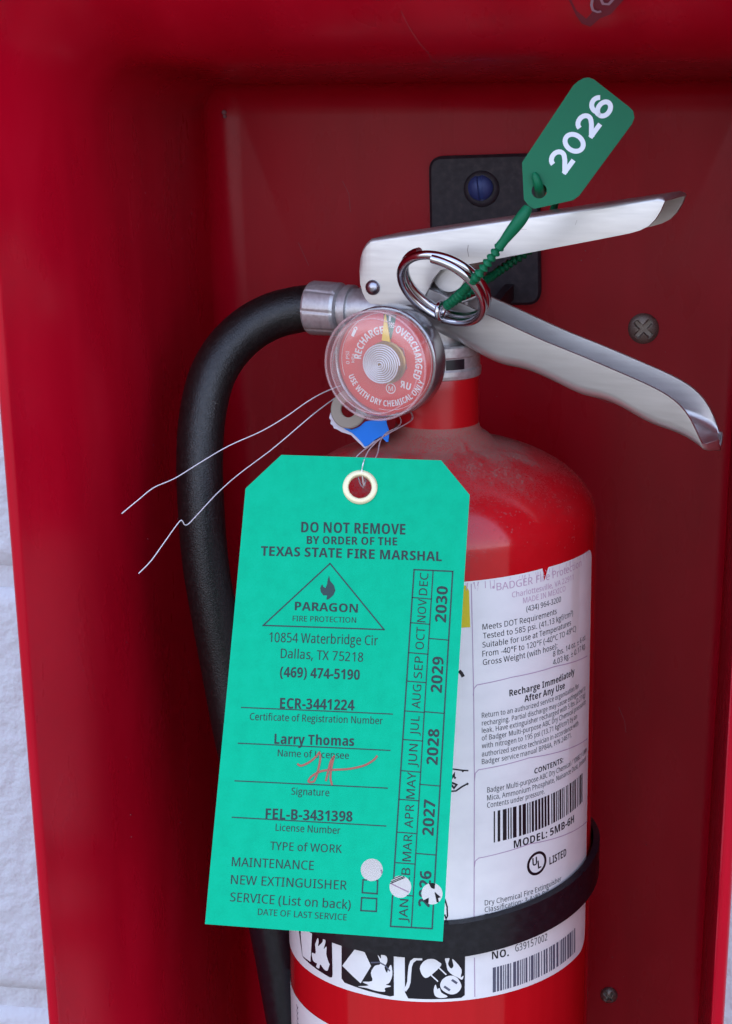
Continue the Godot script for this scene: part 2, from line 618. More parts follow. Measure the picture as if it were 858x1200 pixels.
func cabinet() -> void:
	var box := thing("extinguisher_cabinet", "open red moulded cabinet around the fire extinguisher, fixed to the white wall", "cabinet", Vector3(-0.009, -0.43, -0.128))
	var b := Build.new()
	var rows := []
	var back := [-90.0, 95.0, 129.0, -392.0, 1.5, -110.0]
	for s in [0.02, 0.25, 0.5, 0.75]:
		var c := Vector2(-2, -120)
		rows.append(ring([c.x + (back[0] - c.x) * s, c.x + (back[1] - c.x) * s, c.y + (back[2] - c.y) * s, c.y + (back[3] - c.y) * s, back[4] * s, back[5]]))
	for i in 9:
		var t := i / 8.0 * PI / 2
		var o := 12.0 * sin(t)
		rows.append(ring([back[0] - o, back[1] + o, back[2] + o, back[3] - o, 1.5 + o * 0.8, back[5] + 12.0 * (1.0 - cos(t))]))
	var front := [-116.6, 98.6, 192.0, -420.0, 42.0, 86.0]
	for i in range(1, 25):
		var z := lerpf(-98.0, 86.0, i / 24.0)
		var f := flare(z)
		rows.append(ring([lerpf(-102.0, front[0], f.x), lerpf(107.0, front[1], f.x), lerpf(141.0, front[2], f.y), lerpf(-404.0, front[3], f.x), lerpf(11.1, front[4], f.y), z]))
	for i in range(1, 9):                       # rolled rim
		var t := i / 8.0 * PI
		var o := 2.0 * (1.0 - cos(t))
		rows.append(ring([front[0] - o, front[1] + o, front[2] + o, front[3] - o, front[4] + o, front[5] + 2.4 * sin(t)]))
	for i in range(1, 9):
		var t := i / 8.0
		rows.append(ring([front[0] - 4.0 + 18.0 * t, front[1] + 4.0 - 3.0 * t, front[2] + 4.0 - 34.0 * t, front[3] - 4.0 + 18.0 * t, front[4] + 4.0 - 4.0 * t, lerpf(86.0, -129.0, t)]))
	b.grid(rows, 1, true)
	b.fan(rows[0], 1, true)
	part("shell", b, mats.cabinet_red, box)
	for s in [[65.3, 47.8, 5.9], [57.6, -236.0, 3.6]]:
		b = Build.new()
		disc_field(b, Vector3(s[0], s[1], -110.0), s[2], func(p: Vector2) -> float:
			var r := p.length()
			var turn := p.rotated(0.72)
			var dome := 2.6 * sqrt(maxf(0.0, 1.0 - r * r * 0.92))
			var arm := minf(absf(turn.x), absf(turn.y)) < 0.17 and r < 0.7
			var pit := 3.0 * (1.0 - r * 0.7) if arm else 0.0
			return maxf(0.25, dome - maxf(pit, 0.0) - (0.5 if r < 0.22 else 0.0)))
		part("screw", b, mats.screw_steel, box)
	# remains of an old sticker under the top, and marks where the paint has gone
	var ceiling := func(x: float, z: float, lift: float) -> Vector3:
		var y := lerpf(141.0, 192.0, flare(z).y)
		return Vector3(x, y - lift, z)
	var chart := func(p: Vector2) -> Vector3: return ceiling.call(p.x, p.y, 0.3)
	b = Build.new()
	patch(b, [Vector2(45, 69), Vector2(66, 69), Vector2(63, 61), Vector2(58, 54), Vector2(55, 52.4), Vector2(52, 48.5), Vector2(49.5, 50), Vector2(48, 54), Vector2(46, 61)], chart)
	var mesh := b.done(ArrayMesh.new(), mats.old_glue)
	b = Build.new()
	var chart2 := func(p: Vector2) -> Vector3: return ceiling.call(p.x, p.y, 0.45)
	stroke(b, [Vector2(53.3, 61.5), Vector2(52.7, 58), Vector2(53.0, 56), Vector2(54.3, 55.2), Vector2(55.4, 55.5)], 0.8, chart2)
	stroke(b, [Vector2(55.4, 60.4), Vector2(56.0, 58.4), Vector2(57.6, 58.2), Vector2(59.4, 60.6)], 0.8, chart2)
	b.done(mesh, mats.old_print)
	put("sticker_remnant", mesh, box, "faded torn remains of a sticker under the cabinet's top")
	b = Build.new()
	stroke(b, [Vector2(-2.7, 57), Vector2(-1.4, 50), Vector2(0.2, 42), Vector2(2.0, 34), Vector2(2.4, 22), Vector2(4.4, 10)], 0.1, chart2, 2.0)
	part("scratch", b, mats.paint_chip, box)
	for line in [[Vector2(59.0, -107.0), Vector2(61.5, -113.0), Vector2(62.2, -118.0)], [Vector2(-70.0, 80.0), Vector2(-66.0, 71.0)], [Vector2(44.0, 22.0), Vector2(52.0, 18.5), Vector2(57.0, 18.0)], [Vector2(-52.0, 104.0), Vector2(-49.5, 99.0), Vector2(-49.0, 92.0)]]:
		b = Build.new()
		stroke(b, line, 0.14, func(p: Vector2) -> Vector3: return Vector3(p.x, p.y, -109.9))
		part("scratch", b, mats.paint_chip, box)
	b = Build.new()
	b.lathe([Vector2(1.0, -0.5), Vector2(0.85, 0.1), Vector2(0.5, 0.32), Vector2(0.02, 0.4)], Vector3(-97.6, 130.4, -107.0), Vector3(0.7, -0.15, 0.7), 14)
	b.lathe([Vector2(0.8, -0.5), Vector2(0.6, 0.1), Vector2(0.02, 0.3)], Vector3(-97.3, 128.9, -107.0), Vector3(0.7, 0, 0.7), 12)
	part("paint_chip", b, mats.paint_chip, box)
	var rng := RandomNumberGenerator.new()
	rng.seed = 9
	b = Build.new()
	for i in 42:                                 # grit stuck to the back
		var at := Vector3(rng.randf_range(-74, 74), rng.randf_range(-250, 118), -109.95)
		var r := rng.randf_range(0.1, 0.28)
		b.lathe([Vector2(r, -0.1), Vector2(r * 0.8, r * 0.4), Vector2(0.01, r * 0.6)], at, Vector3.BACK, 6)
	for i in 26:
		var z := rng.randf_range(-80, 70)
		var x := lerpf(-102.0, -116.6, flare(z).x)
		var y := rng.randf_range(-200, 110)
		x += (x + 9.0) / 110.0 * 0.02 * y
		var r := rng.randf_range(0.1, 0.26)
		b.lathe([Vector2(r, -0.1), Vector2(r * 0.8, r * 0.4), Vector2(0.01, r * 0.6)], Vector3(x, y, z), Vector3.RIGHT, 6)
	part("grit", b, mats.paint_chip, box).set_meta("kind", "stuff")


# a round head seen from the front: height(p) over the unit disc
func disc_field(b: Build, o: Vector3, r: float, height: Callable) -> void:
	var rows := []
	for i in 33:
		var row := []
		for j in 72:
			var p := Vector2.from_angle(TAU * j / 72.0) * (i / 32.0)
			row.append(o + Vector3(p.x * r, p.y * r, height.call(p)))
		rows.append(row)
	var low := []
	for p in rows[-1]:
		low.append(Vector3(p.x, p.y, o.z - 1.5))
	b.grid(rows, 1, true, true)
	b.grid([rows[-1], low], 2, true, true)


func bracket() -> void:
	var br := thing("wall_bracket", "black steel hanger bracket on the cabinet's back behind the levers", "bracket", Vector3(0.0035, 0.057, -0.11))
	var b := Build.new()
	b.prism(round_corners([Vector2(-17.6, 113.4), Vector2(24.8, 114.6), Vector2(26.0, 57.0), Vector2(-16.6, 56.0)], 5.5, 6), -109.5, -105.5, 1.0)
	part("plate", b, mats.bracket_black, br)
	b = Build.new()
	disc_field(b, Vector3(2.5, 101.8, -105.6), 4.9, func(p: Vector2) -> float:
		var r := p.length()
		var turn := p.rotated(-0.12)
		return 2.6 * sqrt(maxf(0.0, 1.0 - r * r * 0.9)) - (1.3 if absf(turn.x) < 0.16 and r < 0.96 else 0.0))
	part("bolt", b, mats.bolt_blue, br, "blue slotted bolt head on the black plate")
	b = Build.new()
	b.lathe([Vector2(6.9, 0.0), Vector2(6.7, 0.8), Vector2(5.0, 0.9)], Vector3(2.9, 101.3, -105.5), Vector3.BACK, 40)
	part("washer", b, mats.bracket_black, br)
	for s in [-1.0, 1.0]:                        # two arms that reach forward under the valve's collar
		b = Build.new()
		var path := [Vector3(s * 11.0 + 3.0, 62, -106), Vector3(s * 10.0 + 2.0, 60, -80), Vector3(s * 9.0, 54, -50), Vector3(s * 8.0, 46.5, -26), Vector3(s * 7.5, 46.0, -12.5)]
		var rows := []
		for p in smooth_path(path, 5):
			rows.append([p + Vector3(-1.6, -3, 0), p + Vector3(1.6, -3, 0), p + Vector3(1.6, 3, 0), p + Vector3(-1.6, 3, 0)])
		for k in 4:
			var strip := []
			for row in rows:
				strip.append([row[k], row[(k + 1) % 4]])
			b.grid(strip, k + 1)
		b.fan(rows[-1])
		part("arm", b, mats.bracket_black, br)


# ------------------------------------------------------------------ the extinguisher
func head_frame() -> Transform3D:
	return Transform3D(Basis(Vector3.UP, deg_to_rad(HEAD_TURN)), Vector3.ZERO)


# folded sheet metal: web along the top (or the bottom), a flange down each side
func channel(b: Build, top: Array, bottom: Array, half: float, sheet: float, bend: float, upward: bool, nose := 0.0, splay := 0.0) -> void:
	var at := func(line: Array, u: float) -> float:
		for i in line.size() - 1:
			if u <= line[i + 1].x or i == line.size() - 2:
				return lerpf(line[i].y, line[i + 1].y, clampf((u - line[i].x) / maxf(0.001, line[i + 1].x - line[i].x), 0.0, 1.0))
		return 0.0
	var us := []
	for line in [top, bottom]:
		for p in line:
			us.append(p.x)
	var u0: float = minf(top[0].x, bottom[0].x)
	var u1: float = maxf(top[-1].x, bottom[-1].x)
	for i in 60:
		us.append(lerpf(u0, u1, i / 59.0))
	us.sort()
	var outer := []
	var inner := []
	var last := -INF
	for u in us:
		if u - last < 0.08:
			continue
		last = u
		var vt: float = at.call(top, u)
		var vb: float = at.call(bottom, u)
		if upward and vt < vb + 0.2:
			vt = vb + 0.2
		if not upward and vb > vt - 0.2:
			vb = vt - 0.2
		var h := half
		if nose > 0.0 and u > u1 - nose:
			var k: float = (u - (u1 - nose)) / nose
			h = half - 8.5 * (1.0 - sqrt(maxf(0.0, 1.0 - k * k)))
		var web := vb if upward else vt
		var free := vt if upward else vb
		var s := signf(web - free)
		var r := minf(bend, absf(web - free))
		var o := []
		var n := []
		for side in [1.0, -1.0]:
			var arc_o := []
			var arc_n := []
			for k in 6:
				var t := k / 5.0 * PI / 2
				arc_o.append(Vector3(u, web - s * r + s * r * sin(t), side * (h - r + r * cos(t))))
				var ri := maxf(r - sheet, 0.02)
				arc_n.append(Vector3(u, web - s * r + s * ri * sin(t), side * (h - r + ri * cos(t))))
			if side > 0.0:
				o.append(Vector3(u, free, h))
				n.append(Vector3(u, free, h - sheet))
				o.append_array(arc_o)
				n.append_array(arc_n)
			else:
				arc_o.reverse()
				arc_n.reverse()
				o.append_array(arc_o)
				n.append_array(arc_n)
				o.append(Vector3(u, free, -h))
				n.append(Vector3(u, free, -h + sheet))
		for line in [o, n]:
			for k in line.size():
				line[k].z -= signf(line[k].z) * splay * absf(line[k].y - free)
		outer.append(o)
		inner.append(n)
	b.grid(outer, 1)
	b.grid(inner, 2, false, true)
	for side in [0, outer[0].size() - 1]:
		var eo := []
		var en := []
		for i in outer.size():
			eo.append(outer[i][side])
			en.append(inner[i][side])
		b.grid([eo, en], 3 + side)
	b.grid([outer[0], inner[0]], 40)
	b.grid([outer[-1], inner[-1]], 41)


func extinguisher() -> void:
	var ex := thing("fire_extinguisher", "red dry chemical fire extinguisher with steel levers and black hose in the cabinet", "fire extinguisher", Vector3(0, -0.30, 0))
	# cylinder: straight wall, elliptical shoulder, fillet up to the neck
	var b := Build.new()
	b.uv = true
	var prof := [Vector2(14.0, 31.6), Vector2(14.4, 29.8), Vector2(15.6, 28.4), Vector2(17.4, 27.3)]
	for i in 25:
		var t := 0.375 + (PI / 2 - 0.375) * i / 24.0
		prof.append(Vector2(R * sin(t), -1.0 + 28.0 * cos(t)))
	for y in [-20, -40, -80, -120, -160, -200, -240, -280]:
		prof.append(Vector2(R, y))
	for i in range(1, 9):
		var t := i / 8.0 * PI / 2
		prof.append(Vector2(R - 14.0 * (1.0 - cos(t)), -280.0 - 14.0 * sin(t)))
	prof.append(Vector2(1.0, -290.0))
	var length := 0.0
	var rows := []
	var vs := []
	for i in prof.size():
		if i:
			length += prof[i].distance_to(prof[i - 1])
		vs.append(minf(length / 150.0, 0.995))
		var row := []
		for j in 128:
			var t := TAU * j / 128.0
			row.append(Vector3(cos(t) * prof[i].x, prof[i].y, sin(t) * prof[i].x))
		rows.append(row)
	for i in rows.size() - 1:
		for j in 128:
			var k := (j + 1) % 128
			b.quad(rows[i][j], rows[i][k], rows[i + 1][k], rows[i + 1][j], 1, Vector2(j / 128.0, vs[i]), Vector2((j + 1) / 128.0, vs[i]), Vector2((j + 1) / 128.0, vs[i + 1]), Vector2(j / 128.0, vs[i + 1]))
	part("cylinder", b, mats.cylinder_red, ex)
	b = Build.new()
	b.lathe([Vector2(14.0, 31.0), Vector2(14.0, 44.0), Vector2(14.0, 49.5), Vector2(13.6, 50.4), Vector2(9, 50.5)], Vector3.ZERO, Vector3.UP, 64)
	part("neck", b, mats.neck_red, ex)
	product_label(ex)
	valve(ex)
	hose(ex)


func on_cylinder(lift: float) -> Callable:
	return func(p: Vector2) -> Vector3:
		var t := p.x / 54.1
		return Vector3(sin(t) * (R + lift), p.y, cos(t) * (R + lift))


func product_label(ex: Node3D) -> void:
	var mesh := ArrayMesh.new()
	var skew := func(s: float, y: float) -> Vector2: return Vector2(s, y + 0.032 * (s - 20.0))
	# paper
	var b := Build.new()
	var paper := [skew.call(-98, -10.3), skew.call(38.6, -9.0), skew.call(43.4, -8.9), skew.call(44.3, -13.2), skew.call(46.0, -9.0), skew.call(60.0, -9.3), skew.call(68.0, -9.6)]
	for k in 6:
		var t := PI / 2 - k / 5.0 * PI / 2
		paper.append(skew.call(70.6 + 4.0 * cos(t), -13.6 + 4.0 * sin(t)))
	for k in 8:
		var t := -k / 7.0 * PI / 2
		paper.append(skew.call(68.6 + 6.0 * cos(t), -148.6 + 6.0 * sin(t)))
	paper.append(skew.call(-98, -155.0))
	patch(b, paper, on_cylinder(0.12), 2.5)
	patch(b, [Vector2(-98, -173.0), Vector2(22, -172.0), Vector2(26, -176), Vector2(26, -262), Vector2(-98, -262)], on_cylinder(0.12), 2.5)
	b.done(mesh, mats.label_white)
	b = Build.new()
	patch(b, [Vector2(-30, -11.4), Vector2(13.4, -10.3), Vector2(16.2, -10.6), Vector2(17.2, -12.4), Vector2(17.6, -24.4), Vector2(-30, -25.6)], on_cylinder(0.2), 2.5)
	b.done(mesh, mats.label_yellow)
	b = Build.new()
	for line in [
		[Vector2(17.9, -10.1), Vector2(18.26, -24.5), Vector2(18.78, -48.89), Vector2(19.06, -75.82), Vector2(19.05, -125.25)],
		[Vector2(19.2, -139.48), Vector2(19.38, -153.87)],
		[Vector2(18.61, -47.43), Vector2(18.83, -45.14), Vector2(19.84, -43.94), Vector2(31.89, -42.71), Vector2(49.51, -42.53), Vector2(71.16, -44.83)],
		[Vector2(19.06, -76.41), Vector2(19.34, -74.07), Vector2(20.48, -72.99), Vector2(38.68, -71.67), Vector2(72.85, -74.97)],
		[Vector2(19.07, -106.94), Vector2(19.41, -104.85), Vector2(20.57, -103.91), Vector2(39.03, -102.17), Vector2(74.81, -105.92)]]:
		stroke(b, line, 0.28, on_cylinder(0.2), 2.5)
	stroke(b, [Vector2(-8.5, -113.5), Vector2(-2.6, -115.8)], 0.45, on_cylinder(0.2))
	stroke(b, [Vector2(-12.0, -109.0), Vector2(-11.0, -113.0)], 0.5, on_cylinder(0.2))
	b.done(mesh, mats.label_pink)
	b = Build.new()
	for t in [
		["•BADGER Fire Protection", 24.84, -13.05, 64.37, -11.74, 2.42, 0],
		["Charlottesville, VA 22911", 31.68, -15.97, 59.01, -15.06, 1.83, 0],
		["MADE IN MEXICO", 35.79, -18.48, 54.46, -17.86, 1.84, 0]]:
		write(b, t, on_cylinder(0.2))
	var rng := RandomNumberGenerator.new()
	rng.seed = 6
	for i in 34:                                 # rubbed edge at the top of the label
		var s := rng.randf_range(16, 71)
		var y := -9.4 + 0.032 * (s - 20.0)
		stroke(b, [Vector2(s, y - 0.2), Vector2(s + rng.randf_range(-0.5, 0.5), y - rng.randf_range(0.8, 3.2))], rng.randf_range(0.08, 0.22), on_cylinder(0.2))
	b.done(mesh, mats.label_faded)
	b = Build.new()
	for t in [
		["(434) 964-3200", 37.06, -21.47, 52.17, -20.97, 1.84, 0],
		["Meets DOT Requirements", 21.62, -25.6, 50.13, -24.66, 1.89, 0],
		["Tested to 585 psi. (41.13 kgf/cm²)", 21.77, -28.57, 59.1, -27.34, 1.9, 0],
		["Suitable for use at Temperatures", 21.64, -31.56, 57.96, -30.36, 1.9, 0],
		["From -40°F to 120°F (-40°C TO 49°C)", 21.65, -34.56, 61.23, -33.25, 1.91, 0],
		["Gross Weight (with hose):", 21.8, -37.44, 50.66, -36.49, 1.91, 0],
		["8 lbs. 14 oz. ± 6 oz.", 48.58, -39.03, 69.32, -38.35, 1.9, 0],
		["4.03 kg. ± 0.17 kg.", 48.63, -41.91, 69.21, -41.23, 1.9, 0],
		["Recharge Immediately", 31.01, -49.11, 60.7, -48.13, 2.23, 1],
		["After Any Use", 36.62, -52.03, 54.93, -51.43, 2.24, 1],
		["Return to an authorized service organization for", 21.51, -55.27, 64.04, -53.87, 1.73, 0],
		["recharging. Partial discharge may cause extinguisher to", 21.52, -57.95, 69.77, -56.36, 1.74, 0],
		["leak. Have extinguisher recharged with 5 lbs. (2.27 kg)", 21.53, -60.46, 69.74, -58.87, 1.74, 0],
		["of Badger Multi-purpose ABC Dry Chemical pressurize", 21.54, -63.04, 70.23, -61.43, 1.74, 0],
		["with nitrogen to 195 psi (13.71 kgf/cm²) by an", 21.55, -65.73, 63, -64.37, 1.75, 0],
		["authorized service technician in accordance with", 21.56, -68.56, 64.12, -67.15, 1.75, 0],
		["Badger service manual BP84A, P/N 24671.", 21.56, -71.15, 59.42, -69.9, 1.75, 0],
		["CONTENTS:", 40.93, -77.82, 54.61, -77.36, 1.87, 1],
		["Badger Multi-purpose ABC Dry Chemical / 10882 / UN#", 23.4, -81.23, 72.23, -79.62, 1.8, 0],
		["Mica, Ammonium Phosphate, Nuisance Dust, Irritant", 23.41, -83.97, 71.69, -82.38, 1.81, 0],
		["Contents under pressure.", 23.42, -86.54, 45.42, -85.81, 1.8, 0],
		["MODEL: 5MB-6H", 33.06, -102.33, 62.03, -101.37, 2.7, 1],
		["LISTED", 48.17, -112.2, 57.23, -111.9, 2.81, 1],
		["Dry Chemical Fire Extinguisher", 22.73, -121.07, 54.48, -120.02, 1.85, 0],
		["Classification: 3-A:40-B:C", 22.73, -123.52, 48.1, -122.69, 1.85, 0],
		["Tested To: ANSI/UL 711", 22.74, -125.99, 46.83, -125.19, 1.86, 0],
		["NO.", 25.35, -141.02, 31.46, -140.82, 2.81, 1],
		["G39157002", 33.97, -139.97, 47.55, -139.52, 2.52, 2]]:
		write(b, t, on_cylinder(0.2))
	bars(b, [Vector2(25.67, -88.06), Vector2(25.72, -99.06), Vector2(69.24, -85.74), Vector2(69.74, -96.36)], 92, 3)
	var c := Vector2(42.47, -109.97)
	var circle := []
	for i in 33:
		circle.append(c + Vector2(3.75, 0).rotated(TAU * i / 32.0))
	stroke(b, circle, 0.95, on_cylinder(0.2))
	write(b, ["U", c.x - 1.9, c.y - 0.6, c.x + 0.1, c.y - 0.45, 2.9, 1], on_cylinder(0.2))
	write(b, ["L", c.x + 0.45, c.y - 2.1, c.x + 1.9, c.y - 1.95, 2.9, 1], on_cylinder(0.2))
	for line in [
		[[Vector2(11.35, -72.07), Vector2(15.01, -72.76), Vector2(17.07, -73)], 0.5],
		[[Vector2(15.01, -72.76), Vector2(15.42, -73.32)], 0.6],
		[[Vector2(11.24, -79.86), Vector2(12.97, -79.81), Vector2(15.02, -78.39), Vector2(16.97, -77.42)], 0.55],
		[[Vector2(16.45, -77.39), Vector2(17.07, -77.76)], 0.7],
		[[Vector2(11.45, -75.69), Vector2(12.47, -73.83), Vector2(12.36, -75.18)], 0.6],
		[[Vector2(12.47, -75.18), Vector2(12.97, -75.37)], 0.7],
		[[Vector2(11.45, -76.77), Vector2(13.23, -77.65), Vector2(12.36, -78.81), Vector2(11.45, -77.48)], 0.6],
		[[Vector2(9.25, -117.71), Vector2(10.07, -120.52), Vector2(10.17, -123.88), Vector2(9.75, -124.89), Vector2(9.24, -123.31)], 0.5],
		[[Vector2(14, -38.82), Vector2(14.82, -39.72), Vector2(15.37, -40.89)], 1.1]]:
		stroke(b, line[0], line[1], on_cylinder(0.2), 2.0)
	for square in [[Vector2(-53.95, -143.57), Vector2(-50.97, -153.14), Vector2(-50.28, -153.57), Vector2(-33.63, -154.31), Vector2(-32.78, -153.9), Vector2(-32.43, -152.91), Vector2(-32.43, -134.94)], [Vector2(-27.93, -137.23), Vector2(-28.24, -152.76), Vector2(-26.91, -153.87), Vector2(-9.23, -154.59), Vector2(-7.96, -154.12), Vector2(-7.9, -132.6)], [Vector2(-4.07, -132.11), Vector2(-4.09, -152.39), Vector2(-3, -154.44), Vector2(14.73, -153.84), Vector2(15.93, -152.94), Vector2(16.1, -131.73)]]:
		patch(b, square, on_cylinder(0.2), 1.5)
	for shape in [[Vector2(3.81, -111.69), Vector2(6.23, -111.86), Vector2(5.93, -114.26), Vector2(4.87, -113.87)], [Vector2(5.92, -115.19), Vector2(8.04, -117.15), Vector2(7.07, -117.48), Vector2(7.49, -119.33), Vector2(6.64, -118.78)], [Vector2(2.07, -118.56), Vector2(4.09, -117.36), Vector2(3.82, -119.87), Vector2(2.8, -119.59)]]:
		patch(b, shape, on_cylinder(0.2))
	for line in [[Vector2(-9.4, -112.5), Vector2(-3.9, -109.6)], [Vector2(-9.2, -113.1), Vector2(-3.7, -110.13)], [Vector2(-8.9, -113.5), Vector2(-3.9, -110.7)]]:
		stroke(b, line, 0.3, on_cylinder(0.2))
	b.done(mesh, mats.label_ink)
	b = Build.new()
	bars(b, [Vector2(25.61, -144.09), Vector2(25.65, -153.2), Vector2(64.61, -141.41), Vector2(64.94, -150.72)], 104, 7)
	for i in 7:                                  # small print too fine to read at the lower left
		var y := -175.5 - i * 2.1
		stroke(b, [Vector2(-58.0, y), Vector2(-56.6, y - 1.3)], 0.4, on_cylinder(0.2))
		stroke(b, [Vector2(-56.2, y - 0.2), Vector2(-57.4, y - 1.5)], 0.3, on_cylinder(0.2))
	b.done(mesh, mats.label_grey)
	b = Build.new()
	for shape in [
		[Vector2(-37.19, -140.12), Vector2(-36.07, -140.51), Vector2(-35.57, -141.59), Vector2(-36.54, -144.67), Vector2(-35.08, -143.17), Vector2(-35.24, -146.1), Vector2(-34.22, -148.6), Vector2(-33.68, -149.36), Vector2(-34.28, -150.86), Vector2(-34.96, -152.24), Vector2(-36.74, -152.27), Vector2(-38.58, -151.22), Vector2(-39.36, -153.08), Vector2(-41.1, -153.05), Vector2(-40.55, -151.69), Vector2(-42.89, -151.53), Vector2(-43.61, -148.93), Vector2(-41.46, -148.36), Vector2(-41.15, -146.46), Vector2(-41.35, -144.78), Vector2(-39.75, -141.74), Vector2(-39.3, -143), Vector2(-39.74, -144.78), Vector2(-38.36, -143.6), Vector2(-36.92, -141.78)],
		[Vector2(-51.17, -142.33), Vector2(-51.69, -145.48), Vector2(-50.47, -153.07), Vector2(-44.59, -152.74), Vector2(-43.26, -141.86), Vector2(-43.16, -138.93)],
		[Vector2(-22.16, -139.84), Vector2(-18.43, -140.2), Vector2(-16.1, -144.73), Vector2(-20.2, -152.09), Vector2(-27.74, -147.79)],
		[Vector2(-13.59, -140.12), Vector2(-12.43, -141.2), Vector2(-12.28, -139.54), Vector2(-10.36, -140.17), Vector2(-10.25, -142.12), Vector2(-11.17, -144.25), Vector2(-10.29, -146.07), Vector2(-9.9, -144.68), Vector2(-8.81, -142.86), Vector2(-8.4, -146.41), Vector2(-9.5, -149.55), Vector2(-10.78, -150.44), Vector2(-8.88, -150.76), Vector2(-11.12, -151.82), Vector2(-11.13, -153.14), Vector2(-14.4, -153.48), Vector2(-17.78, -153.26), Vector2(-21.29, -153.52), Vector2(-17.08, -152.1), Vector2(-19.49, -151.37), Vector2(-15.7, -150.12), Vector2(-16.2, -147.26), Vector2(-14.63, -144.28), Vector2(-12.65, -143.21)],
		[Vector2(1, -143.05), Vector2(1.79, -141.04), Vector2(3.4, -139.65), Vector2(5.49, -139.38), Vector2(7.27, -140.4), Vector2(7.98, -141.83), Vector2(3.68, -146.17), Vector2(1.88, -145.61)],
		[Vector2(14.72, -148.91), Vector2(14.54, -150.54), Vector2(13.22, -151.98), Vector2(11.42, -152.36), Vector2(9.63, -151.66), Vector2(8.14, -150.34), Vector2(7.72, -148.7), Vector2(8.44, -146.93), Vector2(9.93, -145.76), Vector2(11.72, -145.49), Vector2(13.52, -146.55)],
		[Vector2(9.35, -139.23), Vector2(10.84, -139.13), Vector2(10.36, -141.2), Vector2(11.31, -142.86), Vector2(12.15, -141.91), Vector2(11.73, -139.42), Vector2(13.52, -141.32), Vector2(14.9, -143.69), Vector2(14.54, -146.28), Vector2(15.51, -145.69), Vector2(15.02, -147.16), Vector2(13.52, -146.22), Vector2(11.72, -145.16), Vector2(10.24, -143.48), Vector2(9.76, -141.19)],
		[Vector2(5.57, -150.7), Vector2(6.17, -148.71), Vector2(6.77, -150.34), Vector2(7.54, -150.01), Vector2(8.13, -151.65), Vector2(10.22, -153.12), Vector2(7.83, -153.62), Vector2(6.04, -152.86)]]:
		patch(b, rounded(shape), on_cylinder(0.28), 2.5)
	for line in [
		[[Vector2(1.79, -139.47), Vector2(-0.37, -139.62), Vector2(-1.7, -140.85), Vector2(-2.26, -142.67), Vector2(-2.52, -145.31), Vector2(-2.72, -148.28), Vector2(-3.22, -150.05), Vector2(-4.21, -151.61)], 1.15],
		[[Vector2(7.26, -142.48), Vector2(9.76, -145.11)], 0.45],
		[[Vector2(4.58, -145.15), Vector2(7.01, -147.59)], 0.45]]:
		stroke(b, line[0], line[1], on_cylinder(0.28), 2.0)
	b.done(mesh, mats.label_white)
	b = Build.new()
	for line in [
		[[Vector2(11.6, -146.99), Vector2(13.34, -148.37)], 0.8],
		[[Vector2(9.03, -149.36), Vector2(10.94, -150.84)], 0.8],
		[[Vector2(-16.15, -143.42), Vector2(-12.97, -142.62), Vector2(-10.72, -143.51), Vector2(-9.27, -145.23)], 0.5]]:
		stroke(b, line[0], line[1], on_cylinder(0.36), 2.0)
	b.done(mesh, mats.label_grey)
	put("product_label", mesh, ex, "white printed label with bar codes and fire class symbols")


# a softer outline where the corners allow it
func rounded(shape: Array) -> Array:
	if shape.size() < 7:
		return shape
	var n := shape.size()
	var out := []
	for i in n:
		for k in 3:
			out.append(shape[i].cubic_interpolate(shape[(i + 1) % n], shape[(i + n - 1) % n], shape[(i + 2) % n], k / 3.0))
	return out if Geometry2D.triangulate_polygon(PackedVector2Array(out)).size() else shape


# corners: left top, left bottom, right top, right bottom
func bars(b: Build, c: Array, n: int, seed_number: int) -> void:
	var rng := RandomNumberGenerator.new()
	rng.seed = seed_number
	var t := 0.0
	var cuts := []
	while t < n:
		var w := float([1, 1, 1, 2, 2, 3][rng.randi() % 6])
		cuts.append([t, t + w])
		t += w + float([1, 1, 1, 2, 2][rng.randi() % 5])
	for cut in cuts:
		var a := float(cut[0]) / t
		var z := float(cut[1]) / t
		var q := [c[0].lerp(c[2], a), c[0].lerp(c[2], z), c[1].lerp(c[3], z), c[1].lerp(c[3], a)]
		var chart := on_cylinder(0.2)
		b.quad(chart.call(q[0]), chart.call(q[1]), chart.call(q[2]), chart.call(q[3]), 1)


